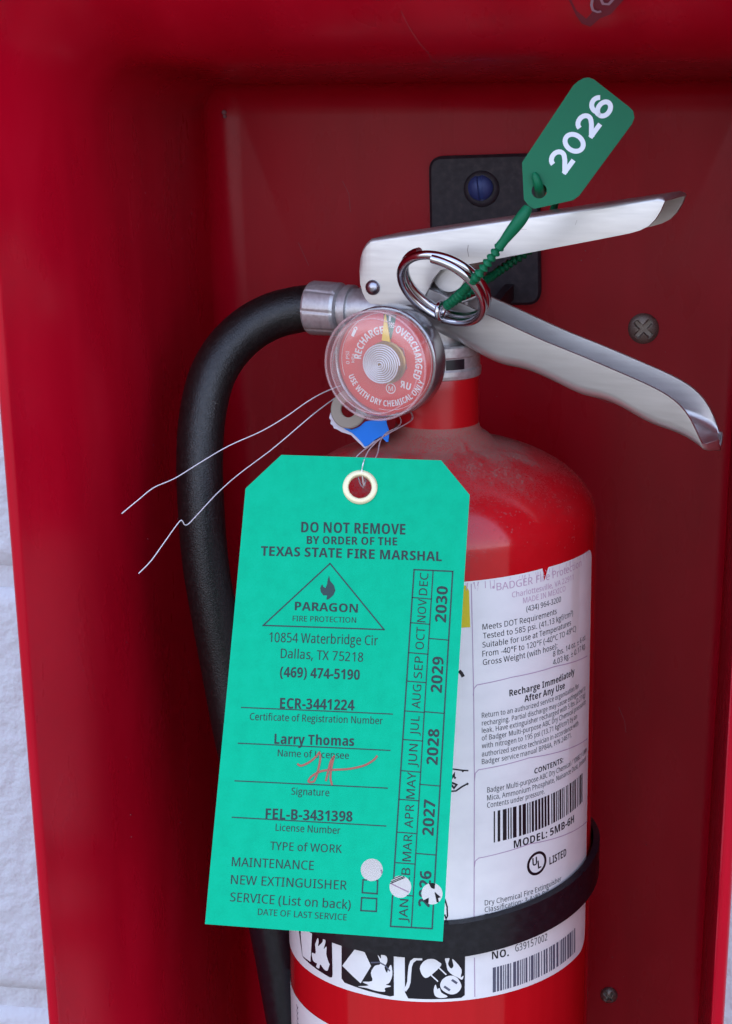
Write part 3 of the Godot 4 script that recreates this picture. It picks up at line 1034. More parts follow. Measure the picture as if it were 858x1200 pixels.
func valve(ex: Node3D) -> void:
	var hf := head_frame()
	# collar with a slot
	var b := Build.new()
	var prof := [Vector2(13.9, 47.6), Vector2(14.6, 48.0), Vector2(14.8, 49.0), Vector2(14.8, 50.6), Vector2(14.4, 51.2), Vector2(14.4, 54.8), Vector2(14.8, 55.4), Vector2(14.8, 58.4), Vector2(14.2, 59.0), Vector2(9.0, 59.0)]
	b.lathe(prof, Vector3.ZERO, Vector3.UP, 64, true)
	part("collar", b, mats.cast_aluminium, ex)
	b = Build.new()
	var slot := []
	for row_y in [51.3, 54.7]:
		var row := []
		for i in 9:
			var t := deg_to_rad(19.0) + deg_to_rad(27.0) * i / 8.0
			row.append(Vector3(sin(t) * 14.46, row_y, cos(t) * 14.46))
		slot.append(row)
	b.grid(slot, 1)
	part("collar_slot", b, mats.strap_rubber, ex)
	# valve body: a block that carries gauge, hose port and levers, with a rounded spindle
	b = Build.new()
	b.xf = hf
	b.lathe([Vector2(10.2, 58.5), Vector2(10.6, 62), Vector2(10.2, 74), Vector2(9.2, 77), Vector2(6.0, 78.0), Vector2(0.1, 78.2)], Vector3.ZERO, Vector3.UP, 48)
	b.lathe([Vector2(7.4, -2.0), Vector2(7.4, 28.5)], Vector3(0, 68.2, 0), Vector3(-1, 0, 0), 40)
	b.lathe([Vector2(8.6, 0.0), Vector2(8.4, 18.0), Vector2(6.4, 19.0), Vector2(6.4, 27.5)], Vector3(-4.5, 56.5, 2), Vector3.BACK, 6, true)
	part("valve_body", b, mats.cast_aluminium, ex)
	b = Build.new()
	b.xf = hf
	b.lathe([Vector2(6.2, -9.0), Vector2(6.2, 8.6), Vector2(5.6, 9.2), Vector2(0.1, 9.2)], Vector3(8.0, 82.5, 0), Vector3.BACK, 40, true)
	b.lathe([Vector2(3.2, 0.0), Vector2(3.2, 16.0)], Vector3(8.0, 76.0, 0), Vector3.UP, 24)
	part("spindle", b, mats.steel, ex)
	# levers
	b = Build.new()
	b.xf = hf
	channel(b, [Vector2(-22.45, 84.97), Vector2(-22.16, 87.79), Vector2(-21.29, 90.34), Vector2(-20.02, 92.2), Vector2(-18.46, 93.5), Vector2(7.59, 97.76), Vector2(32.67, 101.86), Vector2(56.84, 105.81), Vector2(78.27, 109.32), Vector2(79.61, 109.12), Vector2(80.43, 108.23)], [Vector2(-22.48, 82.72), Vector2(-22.29, 78.5), Vector2(-21.48, 75.7), Vector2(-20.27, 73.49), Vector2(-18.73, 72.15), Vector2(-7.62, 72.09), Vector2(-1.82, 72.64), Vector2(0.31, 74.7), Vector2(2.44, 78.41), Vector2(3.96, 81.52), Vector2(6.37, 84.25), Vector2(13.51, 85.89), Vector2(29.6, 89.34), Vector2(45.29, 92.7), Vector2(59.24, 95.67), Vector2(69.63, 97.96), Vector2(72.87, 98.97), Vector2(75.54, 100.35), Vector2(77.64, 102.48), Vector2(79.18, 104.98), Vector2(80.44, 107.98)], 12.5, 1.3, 1.35, false)
	var lever_mesh := b.done(ArrayMesh.new(), mats.steel)
	b = Build.new()
	b.xf = hf
	var face := func(p: Vector2) -> Vector3: return Vector3(p.x, p.y, 12.56)
	stroke(b, [Vector2(16.16, 92.68), Vector2(15.87, 91.04), Vector2(16.32, 88.87)], 0.16, face)
	for line in [[Vector2(33, 98), Vector2(36, 98.2)], [Vector2(52, 100), Vector2(52.6, 101.6)]]:
		stroke(b, line, 0.07, face)
	b.done(lever_mesh, mats.nick)
	var lever := put("upper_lever", lever_mesh, ex)
	b = Build.new()
	b.xf = hf
	for s in [1.0, -1.0]:
		b = Build.new()
		b.xf = hf
		b.lathe([Vector2(2.55, 0.0), Vector2(2.45, 0.7), Vector2(1.9, 1.35), Vector2(1.0, 1.7), Vector2(0.05, 1.8)], Vector3(-17.7, 77.6, s * 12.45), Vector3(0, 0, s), 32)
		part("rivet", b, mats.rivet_steel, lever)
	b = Build.new()
	b.xf = hf
	channel(b, [Vector2(-17.06, 82.85), Vector2(-15.07, 82.33), Vector2(-13.08, 81.81), Vector2(-11.09, 81.3), Vector2(-9.11, 80.78), Vector2(-7.14, 80.27), Vector2(-5.17, 79.75), Vector2(-3.2, 79.24), Vector2(-1.24, 78.72), Vector2(0.72, 78.18), Vector2(2.67, 77.58), Vector2(4.62, 76.92), Vector2(6.57, 76.2), Vector2(8.51, 75.47), Vector2(10.44, 74.74), Vector2(12.38, 74.01), Vector2(14.31, 73.28), Vector2(16.23, 72.55), Vector2(18.15, 71.83), Vector2(20.07, 71.11), Vector2(21.98, 70.4), Vector2(23.89, 69.68), Vector2(25.8, 68.95), Vector2(27.7, 68.22), Vector2(29.6, 67.49), Vector2(31.49, 66.76), Vector2(33.38, 66.03), Vector2(35.27, 65.3), Vector2(37.15, 64.58), Vector2(39.03, 63.87), Vector2(40.91, 63.18), Vector2(42.78, 62.53), Vector2(44.65, 61.91), Vector2(46.51, 61.3), Vector2(48.37, 60.69), Vector2(50.22, 60.08), Vector2(52.08, 59.47), Vector2(53.92, 58.86), Vector2(55.77, 58.22), Vector2(57.61, 57.58), Vector2(59.45, 56.93), Vector2(61.28, 56.28), Vector2(63.11, 55.64), Vector2(64.94, 54.99), Vector2(66.76, 54.35), Vector2(68.58, 53.71), Vector2(70.39, 53.06), Vector2(72.21, 52.41), Vector2(74.02, 51.74), Vector2(75.82, 51.04), Vector2(77.63, 50.31), Vector2(79.43, 49.53), Vector2(81.23, 48.68), Vector2(83.03, 47.71), Vector2(84.83, 46.55), Vector2(86.64, 45.12), Vector2(88.46, 43.28), Vector2(90.29, 40.78), Vector2(92.15, 37.38), Vector2(94.04, 33.22)], [Vector2(-17.2, 70.99), Vector2(-15.15, 69.59), Vector2(-13.1, 68.2), Vector2(-11.06, 66.9), Vector2(-9.01, 65.76), Vector2(-6.97, 64.88), Vector2(-4.93, 64.25), Vector2(-2.9, 63.8), Vector2(-0.87, 63.41), Vector2(1.16, 63.03), Vector2(3.18, 62.61), Vector2(5.2, 62.14), Vector2(7.21, 61.58), Vector2(9.21, 60.91), Vector2(11.22, 60.1), Vector2(13.22, 59.19), Vector2(15.21, 58.23), Vector2(17.2, 57.27), Vector2(19.19, 56.35), Vector2(21.17, 55.48), Vector2(23.15, 54.69), Vector2(25.12, 54.06), Vector2(27.09, 53.6), Vector2(29.05, 53.3), Vector2(31.01, 53.06), Vector2(32.96, 52.79), Vector2(34.91, 52.42), Vector2(36.86, 51.91), Vector2(38.8, 51.28), Vector2(40.74, 50.58), Vector2(42.68, 49.83), Vector2(44.61, 49.05), Vector2(46.54, 48.25), Vector2(48.47, 47.44), Vector2(50.39, 46.68), Vector2(52.3, 46), Vector2(54.21, 45.47), Vector2(56.11, 45.1), Vector2(58.01, 44.83), Vector2(59.9, 44.55), Vector2(61.79, 44.16), Vector2(63.68, 43.62), Vector2(65.57, 42.94), Vector2(67.46, 42.13), Vector2(69.34, 41.22), Vector2(71.22, 40.28), Vector2(73.1, 39.37), Vector2(74.97, 38.53), Vector2(76.84, 37.81), Vector2(78.7, 37.22), Vector2(80.55, 36.72), Vector2(82.4, 36.25), Vector2(84.25, 35.73), Vector2(86.09, 35.14), Vector2(87.93, 34.42), Vector2(89.78, 33.54), Vector2(91.62, 32.53), Vector2(93.47, 31.44), Vector2(95.31, 30.34), Vector2(97.15, 29.25)], 11.8, 1.3, 4.0, true, 5.5, 0.08)
	part("carry_handle", b, mats.steel, ex)
	gauge(ex, hf)


func gauge(ex: Node3D, hf: Transform3D) -> void:
	var c := Vector3(-5.8, 56.1, 0)
	var b := Build.new()
	b.xf = hf
	b.lathe([Vector2(6.0, 19.0), Vector2(15.2, 19.4), Vector2(17.4, 20.6), Vector2(18.1, 22.5), Vector2(18.1, 29.4), Vector2(17.7, 30.3), Vector2(17.0, 30.4), Vector2(16.9, 28.4)], c, Vector3.BACK, 72)
	var g := part("pressure_gauge", b, mats.bezel_steel, ex)
	# dial face with its print
	var mesh := ArrayMesh.new()
	b = Build.new()
	b.xf = hf
	b.lathe([Vector2(16.95, 27.6), Vector2(16.9, 28.6), Vector2(0.02, 28.6)], c, Vector3.BACK, 72, true)
	b.done(mesh, mats.dial_red)
	var polar := func(lift: float) -> Callable:
		return func(p: Vector2) -> Vector3: return c + Vector3(p.x, p.y, 28.6 + lift)
	b = Build.new()
	b.xf = hf
	var sector := []
	for i in 7:
		sector.append(Vector2.from_angle(deg_to_rad(93.0 - 17.0 * i / 6.0)) * 15.6)
	for i in 7:
		sector.append(Vector2.from_angle(deg_to_rad(76.0 + 17.0 * i / 6.0)) * 7.6)
	patch(b, sector, polar.call(0.06))
	b.done(mesh, mats.dial_green)
	b = Build.new()
	b.xf = hf
	arc_text(b, "RECHARGE", 9.0, 178, 95, 2.5, polar.call(0.08))
	arc_text(b, "OVERCHARGED", 10.2, 72, -26, 2.5, polar.call(0.08))
	arc_text(b, "USE WITH DRY CHEMICAL ONLY", 14.7, -158, -24, 2.0, polar.call(0.08), true)
	write(b, ["195", -0.2 + 0.9, 11.2, 2.9, 11.0, 1.7, 1], polar.call(0.1))
	stroke(b, [Vector2(1.3, 13.2), Vector2(1.5, 15.0)], 0.7, polar.call(0.1))
	stroke(b, [Vector2(0.9, 8.2), Vector2(1.0, 9.6)], 0.6, polar.call(0.1))
	write(b, ["0 PSI", -13.2, -1.6, -13.2, 2.6, 1.2, 0], polar.call(0.08))
	write(b, ["kPa", -11.4, -1.0, -11.4, 1.8, 1.0, 0], polar.call(0.08))
	write(b, ["0", -10.9, 9.2, -9.9, 10.2, 1.2, 1], polar.call(0.08))
	stroke(b, [Vector2(-12.0, 7.6), Vector2(-11.0, 9.6)], 1.0, polar.call(0.08))
	var ring_m := []
	for i in 25:
		ring_m.append(Vector2(1.5, -8.7) + Vector2(1.6, 0).rotated(TAU * i / 24.0))
	stroke(b, ring_m, 0.26, polar.call(0.08))
	write(b, ["M", 0.7, -9.5, 2.3, -9.5, 1.6, 0], polar.call(0.08))
	write(b, ["U", 6.7, -8.5, 8.2, -8.9, 2.3, 1], polar.call(0.08))
	write(b, ["R", 0.0, 0.0, 1.5, 0.0, 2.3, 1], func(p: Vector2) -> Vector3: return polar.call(0.08).call(Vector2(6.4 - p.x, -8.4 + p.y + p.x * 0.27)))
	for r in [15.9]:
		var arc := []
		for i in 40:
			arc.append(Vector2.from_angle(deg_to_rad(200 - 300.0 * i / 39.0)) * r)
		stroke(b, arc, 0.12, polar.call(0.08))
	b.done(mesh, mats.dial_white)
	put("dial", mesh, g)
	# bourdon coil on a brass hub
	b = Build.new()
	b.xf = hf
	b.lathe([Vector2(6.9, 28.5), Vector2(6.9, 29.3), Vector2(6.5, 29.6), Vector2(5.6, 29.4), Vector2(5.4, 32.6), Vector2(0.02, 32.8)], c + Vector3(0.2, -0.2, 0), Vector3.BACK, 40, true)
	part("hub", b, mats.brass, g)
	b = Build.new()
	b.xf = hf
	var coil := []
	for i in 340:
		var t := i / 339.0
		coil.append(c + Vector3(0.2, -0.2, 0) + Vector3(cos(t * TAU * 9.0), sin(t * TAU * 9.0), 0) * lerpf(6.5, 0.4, t) + Vector3(0, 0, lerpf(33.2, 34.8, t)))
	b.tube(coil, 0.27, 8)
	part("coil", b, mats.wire_steel, g)
	b = Build.new()
	b.xf = hf
	b.prism([Vector2(c.x - 1.1, c.y + 7.0), Vector2(c.x + 1.9, c.y + 6.6), Vector2(c.x + 0.35, c.y + 15.4), Vector2(c.x + 0.05, c.y + 15.4)], 29.3, 29.7)
	part("needle", b, mats.needle_yellow, g)
	# clear cap
	b = Build.new()
	b.xf = hf
	var cap := [Vector2(17.8, 29.9), Vector2(17.8, 36.6), Vector2(17.5, 37.6), Vector2(16.8, 38.2), Vector2(15.6, 38.5), Vector2(10.0, 38.9), Vector2(0.02, 39.1)]
	b.lathe(cap, c, Vector3.BACK, 72)
	var inside := [Vector2(0.02, 37.6), Vector2(10.0, 37.4), Vector2(15.2, 37.1), Vector2(16.2, 36.4), Vector2(16.6, 35.4), Vector2(16.7, 29.9)]
	b.lathe(inside, c, Vector3.BACK, 72)
	b.grid([ring_points(c + Vector3(0, 0, 29.9), 17.8), ring_points(c + Vector3(0, 0, 29.9), 16.7)], 5, true)
	part("lens", b, mats.clear_plastic, g)
	b = Build.new()
	b.xf = hf
	for e in [[17.45, 37.5, 0.42], [15.2, 38.45, 0.22]]:
		var turn := []
		for i in 9:
			var t := TAU * i / 8.0
			turn.append(Vector2(e[0] + cos(t) * e[2], e[1] + sin(t) * e[2]))
		b.lathe(turn, c, Vector3.BACK, 72)
	part("lens_edge", b, mats.lens_edge, g)


func ring_points(o: Vector3, r: float) -> Array:
	var out := []
	for i in 72:
		out.append(o + Vector3(cos(TAU * i / 72.0), sin(TAU * i / 72.0), 0) * r)
	return out


# lettering round an arc from one angle to another (degrees); inward turns its feet outwards
func arc_text(b: Build, text: String, r: float, from: float, to: float, cap: float, chart: Callable, inward := false) -> void:
	var bend := func(p: Vector2) -> Vector3:
		var a := deg_to_rad(lerpf(from, to, p.x / 100.0))
		return chart.call(Vector2.from_angle(a) * (r - p.y if inward else r + p.y))
	write(b, [text, 0.0, 0.0, 100.0, 0.0, cap, 1], bend)


func hose(ex: Node3D) -> void:
	var hf := head_frame()
	var b := Build.new()
	var path := smooth_path([Vector3(-46.96, 66.55, -22.17), Vector3(-53.3, 65.62, -21.87), Vector3(-61.17, 63.55, -19.95), Vector3(-69.02, 59.16, -16.41), Vector3(-75.64, 52.35, -11.43), Vector3(-80.1, 43.25, -6.24), Vector3(-82.36, 30.56, -1.59), Vector3(-82.79, 16.24, 2.12), Vector3(-81.94, -1.21, 5.34), Vector3(-80.7, -19.26, 6.55), Vector3(-78.22, -37.77, 6.61), Vector3(-75.65, -56.82, 5.75), Vector3(-72.33, -79.09, 5.57), Vector3(-68.56, -102.06, 4.44), Vector3(-65.53, -125.81, 2.59), Vector3(-62.41, -149.99, 0.84)], 8)
	b.tube(path, 8.1, 40)
	var h := part("hose", b, mats.rubber, ex)
	# crimped ferrule and its swivel
	b = Build.new()
	b.xf = hf
	var rows := []
	for p in [[-46.8, 8.2], [-46.6, 9.0], [-45.9, 9.3], [-36.0, 9.1], [-35.0, 8.5], [-34.4, 7.4]]:
		var row := []
		for i in 96:
			var t := TAU * i / 96.0
			var groove := 0.5 if (i % 12) == 0 and p[1] > 9.0 else 0.0
			row.append(Vector3(p[0], 67.9 + cos(t) * (p[1] - groove), sin(t) * (p[1] - groove)))
		rows.append(row)
	for i in rows.size() - 1:
		b.grid([rows[i], rows[i + 1]], i + 1, true)
	b.fan(rows[0])
	b.lathe([Vector2(7.2, 34.6), Vector2(7.2, 33.4), Vector2(8.3, 33.2), Vector2(8.3, 30.8), Vector2(7.2, 30.6), Vector2(7.2, 26.0)], Vector3(0, 68.1, 0), Vector3(-1, 0, 0), 48, true)
	part("coupling", b, mats.cast_aluminium, h)
	b = Build.new()
	var tip := smooth_path([Vector3(-62.16, -152.71, -0.61), Vector3(-60.21, -167.53, -0.34), Vector3(-57.09, -197.07, -0.74), Vector3(-55.42, -211.01, -0.64)], 6)
	var radii := []
	for i in tip.size():
		var t := float(i) / (tip.size() - 1)
		radii.append(lerpf(9.8, 7.0, t))
	b.tube(tip, radii, 36)
	part("nozzle", b, mats.strap_rubber, ex)
	# rubber band round cylinder and hose
	b = Build.new()
	var around := PackedVector2Array()
	for i in 120:
		var t := TAU * i / 120.0
		around.append(Vector2(cos(t), sin(t)) * (R + 0.5) + Vector2(0.5, 0.2) * maxf(0.0, cos(t - 0.0)))
		around.append(Vector2(-61.2, 0.0) + Vector2(cos(t), sin(t)) * 9.9)
	var loop := Geometry2D.convex_hull(around)
	var o0 := []
	var o1 := []
	var o2 := []
	var o3 := []
	var m := loop.size() - 1
	for i in m:
		var p := loop[i]
		var n := (loop[(i + 1) % m] - loop[(i + m - 1) % m]).normalized()
		var side := Vector2(n.y, -n.x)
		if side.dot(p) < 0:
			side = -side
		var s := atan2(p.x, p.y) * 54.1
		var y := -125.1 + (0.115 if s > 14.0 else 0.03) * (clampf(s, -90.0, 85.0) - 14.0)
		var low := y - 13.1
		o0.append(Vector3(p.x, y, p.y))
		o1.append(Vector3(p.x + side.x * 2.2, y - 0.5, p.y + side.y * 2.2))
		o2.append(Vector3(p.x + side.x * 2.2, low + 0.5, p.y + side.y * 2.2))
		o3.append(Vector3(p.x, low, p.y))
	b.grid([o0, o1], 1, true)
	b.grid([o1, o2], 2, true)
	b.grid([o2, o3], 3, true)
	b.grid([o3, o0], 4, true)
	part("hose_strap", b, mats.strap_rubber, ex)


# ------------------------------------------------------------------ small things hung on it
func pull_pin() -> void:
	var hf := head_frame()
	var eye := Vector3(9.36, 72.06, 19.03)
	var pin := thing("pull_pin", "chrome split ring and pull pin hung through the levers", "pin", hf * (eye * 0.001))
	var b := Build.new()
	b.xf = hf
	var c := Vector3(13.26, 80.51, 26.25)
	var a := Vector3(0.82417, -0.51046, -0.24528)
	var d := Vector3(0.54237, 0.58676, 0.60129)
	var n := Vector3(-0.16302, -0.62860, 0.76045)
	var path := []
	for i in 150:
		var t := i / 149.0
		var ang := 2.55 + TAU * 1.93 * t
		path.append(c + (a * cos(ang) + d * sin(ang)) * (14.6 - 0.25 * t) + n * lerpf(-1.3, 1.3, smoothstep(0.35, 0.62, t)))
	b.tube(path, 1.45, 16)
	part("ring", b, mats.chrome, pin)
	b = Build.new()
	b.xf = hf
	var hoop := []
	for i in 25:
		var t := TAU * i / 24.0
		hoop.append(eye + Vector3(0.2, cos(t) * 2.6, sin(t) * 2.6 + 1.2))
	b.tube(hoop, 0.9, 10)
	b.tube([eye + Vector3(0, 0.5, -1.5), eye + Vector3(0.4, 1.2, -12), eye + Vector3(1.0, 2.0, -38)], 1.3, 14)
	part("shank", b, mats.chrome, pin)


func seal() -> void:
	var o := Vector3(0.03721, 0.11191, 0.04464)
	var s := thing("tamper_seal", "green plastic pull tight seal marked 2026 looped through the pin's ring", "seal", o)
	var frame := Transform3D(Basis(Vector3(0.55352, 0.80871, -0.19900), Vector3(-0.82988, 0.55568, -0.05013), Vector3(0.07004, 0.19289, 0.97872)), o)
	var b := Build.new()
	b.xf = frame
	var mesh := ArrayMesh.new()
	var outline := PackedVector2Array([Vector2(-4.69, 2.34), Vector2(4, 9.1), Vector2(31.4, 9.67), Vector2(33.04, 9.27), Vector2(34.86, 8.38), Vector2(35.86, 7.21), Vector2(36.25, 5.63), Vector2(35.45, -7.68), Vector2(35.13, -9.47), Vector2(33.79, -10.88), Vector2(31.99, -11.38), Vector2(5.62, -10.74), Vector2(3.39, -9.97), Vector2(-5.32, -1.72), Vector2(-5.49, -0.11)])
	var hole := PackedVector2Array()
	for i in 24:
		hole.append(Vector2(2.3, 0).rotated(TAU * i / 24.0))
	holed_card(b, outline, [hole], 0.0, 0.9, func(p: Vector2) -> float: return 0.25 * sin(p.x * 0.14))
	b.done(mesh, mats.seal_green)
	b = Build.new()
	b.xf = frame
	digits(b, "2026", Vector2(7.5, -3.75), Vector2(34.0, -4.45), 7.2, func(p: Vector2) -> Vector3: return Vector3(p.x, p.y, 0.97 + 0.25 * sin(p.x * 0.14)))
	b.done(mesh, mats.seal_white)
	put("flag", mesh, s)
	b = Build.new()
	var stem := smooth_path([Vector3(34.06, 107.21, 46.39), Vector3(32.13, 103.99, 47.54), Vector3(28.53, 99.34, 47.26), Vector3(25.15, 94.91, 46.89)], 5)
	var radii := []
	for i in stem.size():
		var t := float(i) / (stem.size() - 1)
		radii.append(1.45 + 0.55 * sin(clampf(t * 1.25, 0, 1) * PI))
	b.tube(stem, radii, 16)
	part("stem", b, mats.seal_green, s)
	b = Build.new()
	for list in [[Vector3(25.39, 95.16, 46.78), Vector3(21.17, 89.6, 43.7), Vector3(17.74, 85.35, 41.19), Vector3(12.65, 79.9, 31.96), Vector3(9.59, 76.92, 26.97), Vector3(6.21, 74.04, 22.02)], [Vector3(6.21, 74.04, 22.02), Vector3(8.36, 75.07, 17.19), Vector3(11.61, 76.78, 12), Vector3(14.64, 78.66, 6.81), Vector3(18.71, 80.92, -4.95), Vector3(23.6, 84.02, -12.87), Vector3(29.42, 87.79, -18), Vector3(34.49, 94.07, -18.39), Vector3(38.03, 103.48, -7.79), Vector3(38.53, 109.61, 7.32), Vector3(37.58, 111.84, 29.94), Vector3(37.13, 111.6, 40.55)]]:
		var fine := smooth_path(list, 20)
		var run := 0.0
		var rr := []
		for i in fine.size():
			if i:
				run += fine[i].distance_to(fine[i - 1])
			rr.append(0.9 + 0.8 * pow(0.5 + 0.5 * cos(run / 2.3 * TAU), 2.5))
		b.tube(fine, rr, 12, true)
	b.tube(smooth_path([Vector3(37.08, 110.77, 39.72), Vector3(37.03, 113.77, 45.77), Vector3(35.73, 117.59, 46.08)], 6), [1.6, 1.6, 1.6, 1.55, 1.5, 1.45, 1.4, 1.35, 1.3, 1.2, 1.1, 0.9, 0.5], 12)
	part("tail", b, mats.seal_green, s)


# bold round figures drawn with a broad even stroke
func digits(b: Build, text: String, p0: Vector2, p1: Vector2, cap: float, chart: Callable) -> void:
	var zero := []
	var curve := []
	var bowl := []
	var stem := []
	for i in 33:
		var t := TAU * i / 32.0
		zero.append(Vector2(0.5 + 0.385 * sin(t), 0.5 + 0.405 * cos(t)))
		bowl.append(Vector2(0.505 + 0.38 * sin(t), 0.335 + 0.24 * cos(t)))
	for i in 13:
		var t := PI * 0.97 - i / 12.0 * PI * 1.17
		curve.append(Vector2(0.5 + 0.365 * cos(t), 0.655 + 0.25 * sin(t)))
	curve.append_array([Vector2(0.64, 0.38), Vector2(0.40, 0.235), Vector2(0.22, 0.12), Vector2(0.13, 0.03)])
	for i in 13:
		var t := PI * 0.16 + i / 12.0 * PI * 0.92
		stem.append(Vector2(0.52 + 0.37 * cos(t), 0.60 + 0.305 * sin(t)))
	stem.append_array([Vector2(0.125, 0.42), Vector2(0.125, 0.33)])
	var shapes := {"0": [zero], "2": [curve, [Vector2(0.07, 0.09), Vector2(0.90, 0.09)]], "6": [bowl, stem]}
	var along := p1 - p0
	var ex := along.normalized()
	var ey := Vector2(-ex.y, ex.x)
	var each := along.length() / text.length()
	for i in text.length():
		for shape in shapes[text[i]]:
			var pts := []
			for q in shape:
				pts.append(p0 + ex * (each * (i + 0.05) + q.x * each * 0.9) + ey * (q.y * cap))
			stroke(b, pts, cap * 0.2, chart)


# a thin card with holes: cut into strips so that it can bow
func holed_card(b: Build, outline: PackedVector2Array, holes: Array, z0: float, z1: float, bow: Callable, step := 4.0) -> void:
	if Geometry2D.is_polygon_clockwise(outline):
		outline.reverse()
	var lo := INF
	var hi := -INF
	for p in outline:
		lo = minf(lo, p.y)
		hi = maxf(hi, p.y)
	var cuts := [lo - 1.0]
	var mids := []
	for hole in holes:
		var m := Vector2()
		for p in hole:
			m += p
		mids.append(m.y / hole.size() + 0.013)
	var y := lo + step
	while y < hi:
		cuts.append(y)
		y += step
	cuts.append_array(mids)
	cuts.append(hi + 1.0)
	cuts.sort()
	var v := func(p: Vector2, z: float) -> Vector3: return Vector3(p.x, p.y, z + bow.call(p))
	for i in cuts.size() - 1:
		var pieces: Array = Geometry2D.intersect_polygons(outline, PackedVector2Array([Vector2(-999, cuts[i]), Vector2(999, cuts[i]), Vector2(999, cuts[i + 1]), Vector2(-999, cuts[i + 1])]))
		for hole in holes:
			var left := []
			for piece in pieces:
				left.append_array(Geometry2D.clip_polygons(piece, hole))
			pieces = left
		var cells: Array = []
		for piece in pieces:
			var left_x := INF
			var right_x := -INF
			for p in piece:
				left_x = minf(left_x, p.x)
				right_x = maxf(right_x, p.x)
			var n := maxi(1, int(ceil((right_x - left_x) / step)))
			for k in n:
				var x0 := lerpf(left_x, right_x, float(k) / n)
				var x1 := lerpf(left_x, right_x, float(k + 1) / n)
				cells.append_array(Geometry2D.intersect_polygons(piece, PackedVector2Array([Vector2(x0, -999), Vector2(x1, -999), Vector2(x1, 999), Vector2(x0, 999)])))
		for piece in cells:
			var t := Geometry2D.triangulate_polygon(piece)
			for k in range(0, t.size(), 3):
				b.tri(v.call(piece[t[k]], z1), v.call(piece[t[k + 2]], z1), v.call(piece[t[k + 1]], z1), 1)
				b.tri(v.call(piece[t[k]], z0), v.call(piece[t[k + 1]], z0), v.call(piece[t[k + 2]], z0), 2)
	var loops := [outline]
	loops.append_array(holes)
	for l in loops.size():
		var line: PackedVector2Array = loops[l]
		var fine := []
		for i in line.size():
			var a := line[i]
			var c := line[(i + 1) % line.size()]
			var n := maxi(1, int(ceil(a.distance_to(c) / step)))
			for k in n:
				fine.append(a.lerp(c, float(k) / n))
		var front := []
		var rear := []
		for p in fine:
			front.append(v.call(p, z1))
			rear.append(v.call(p, z0))
		b.grid([rear, front], 10 + l, true, l > 0)


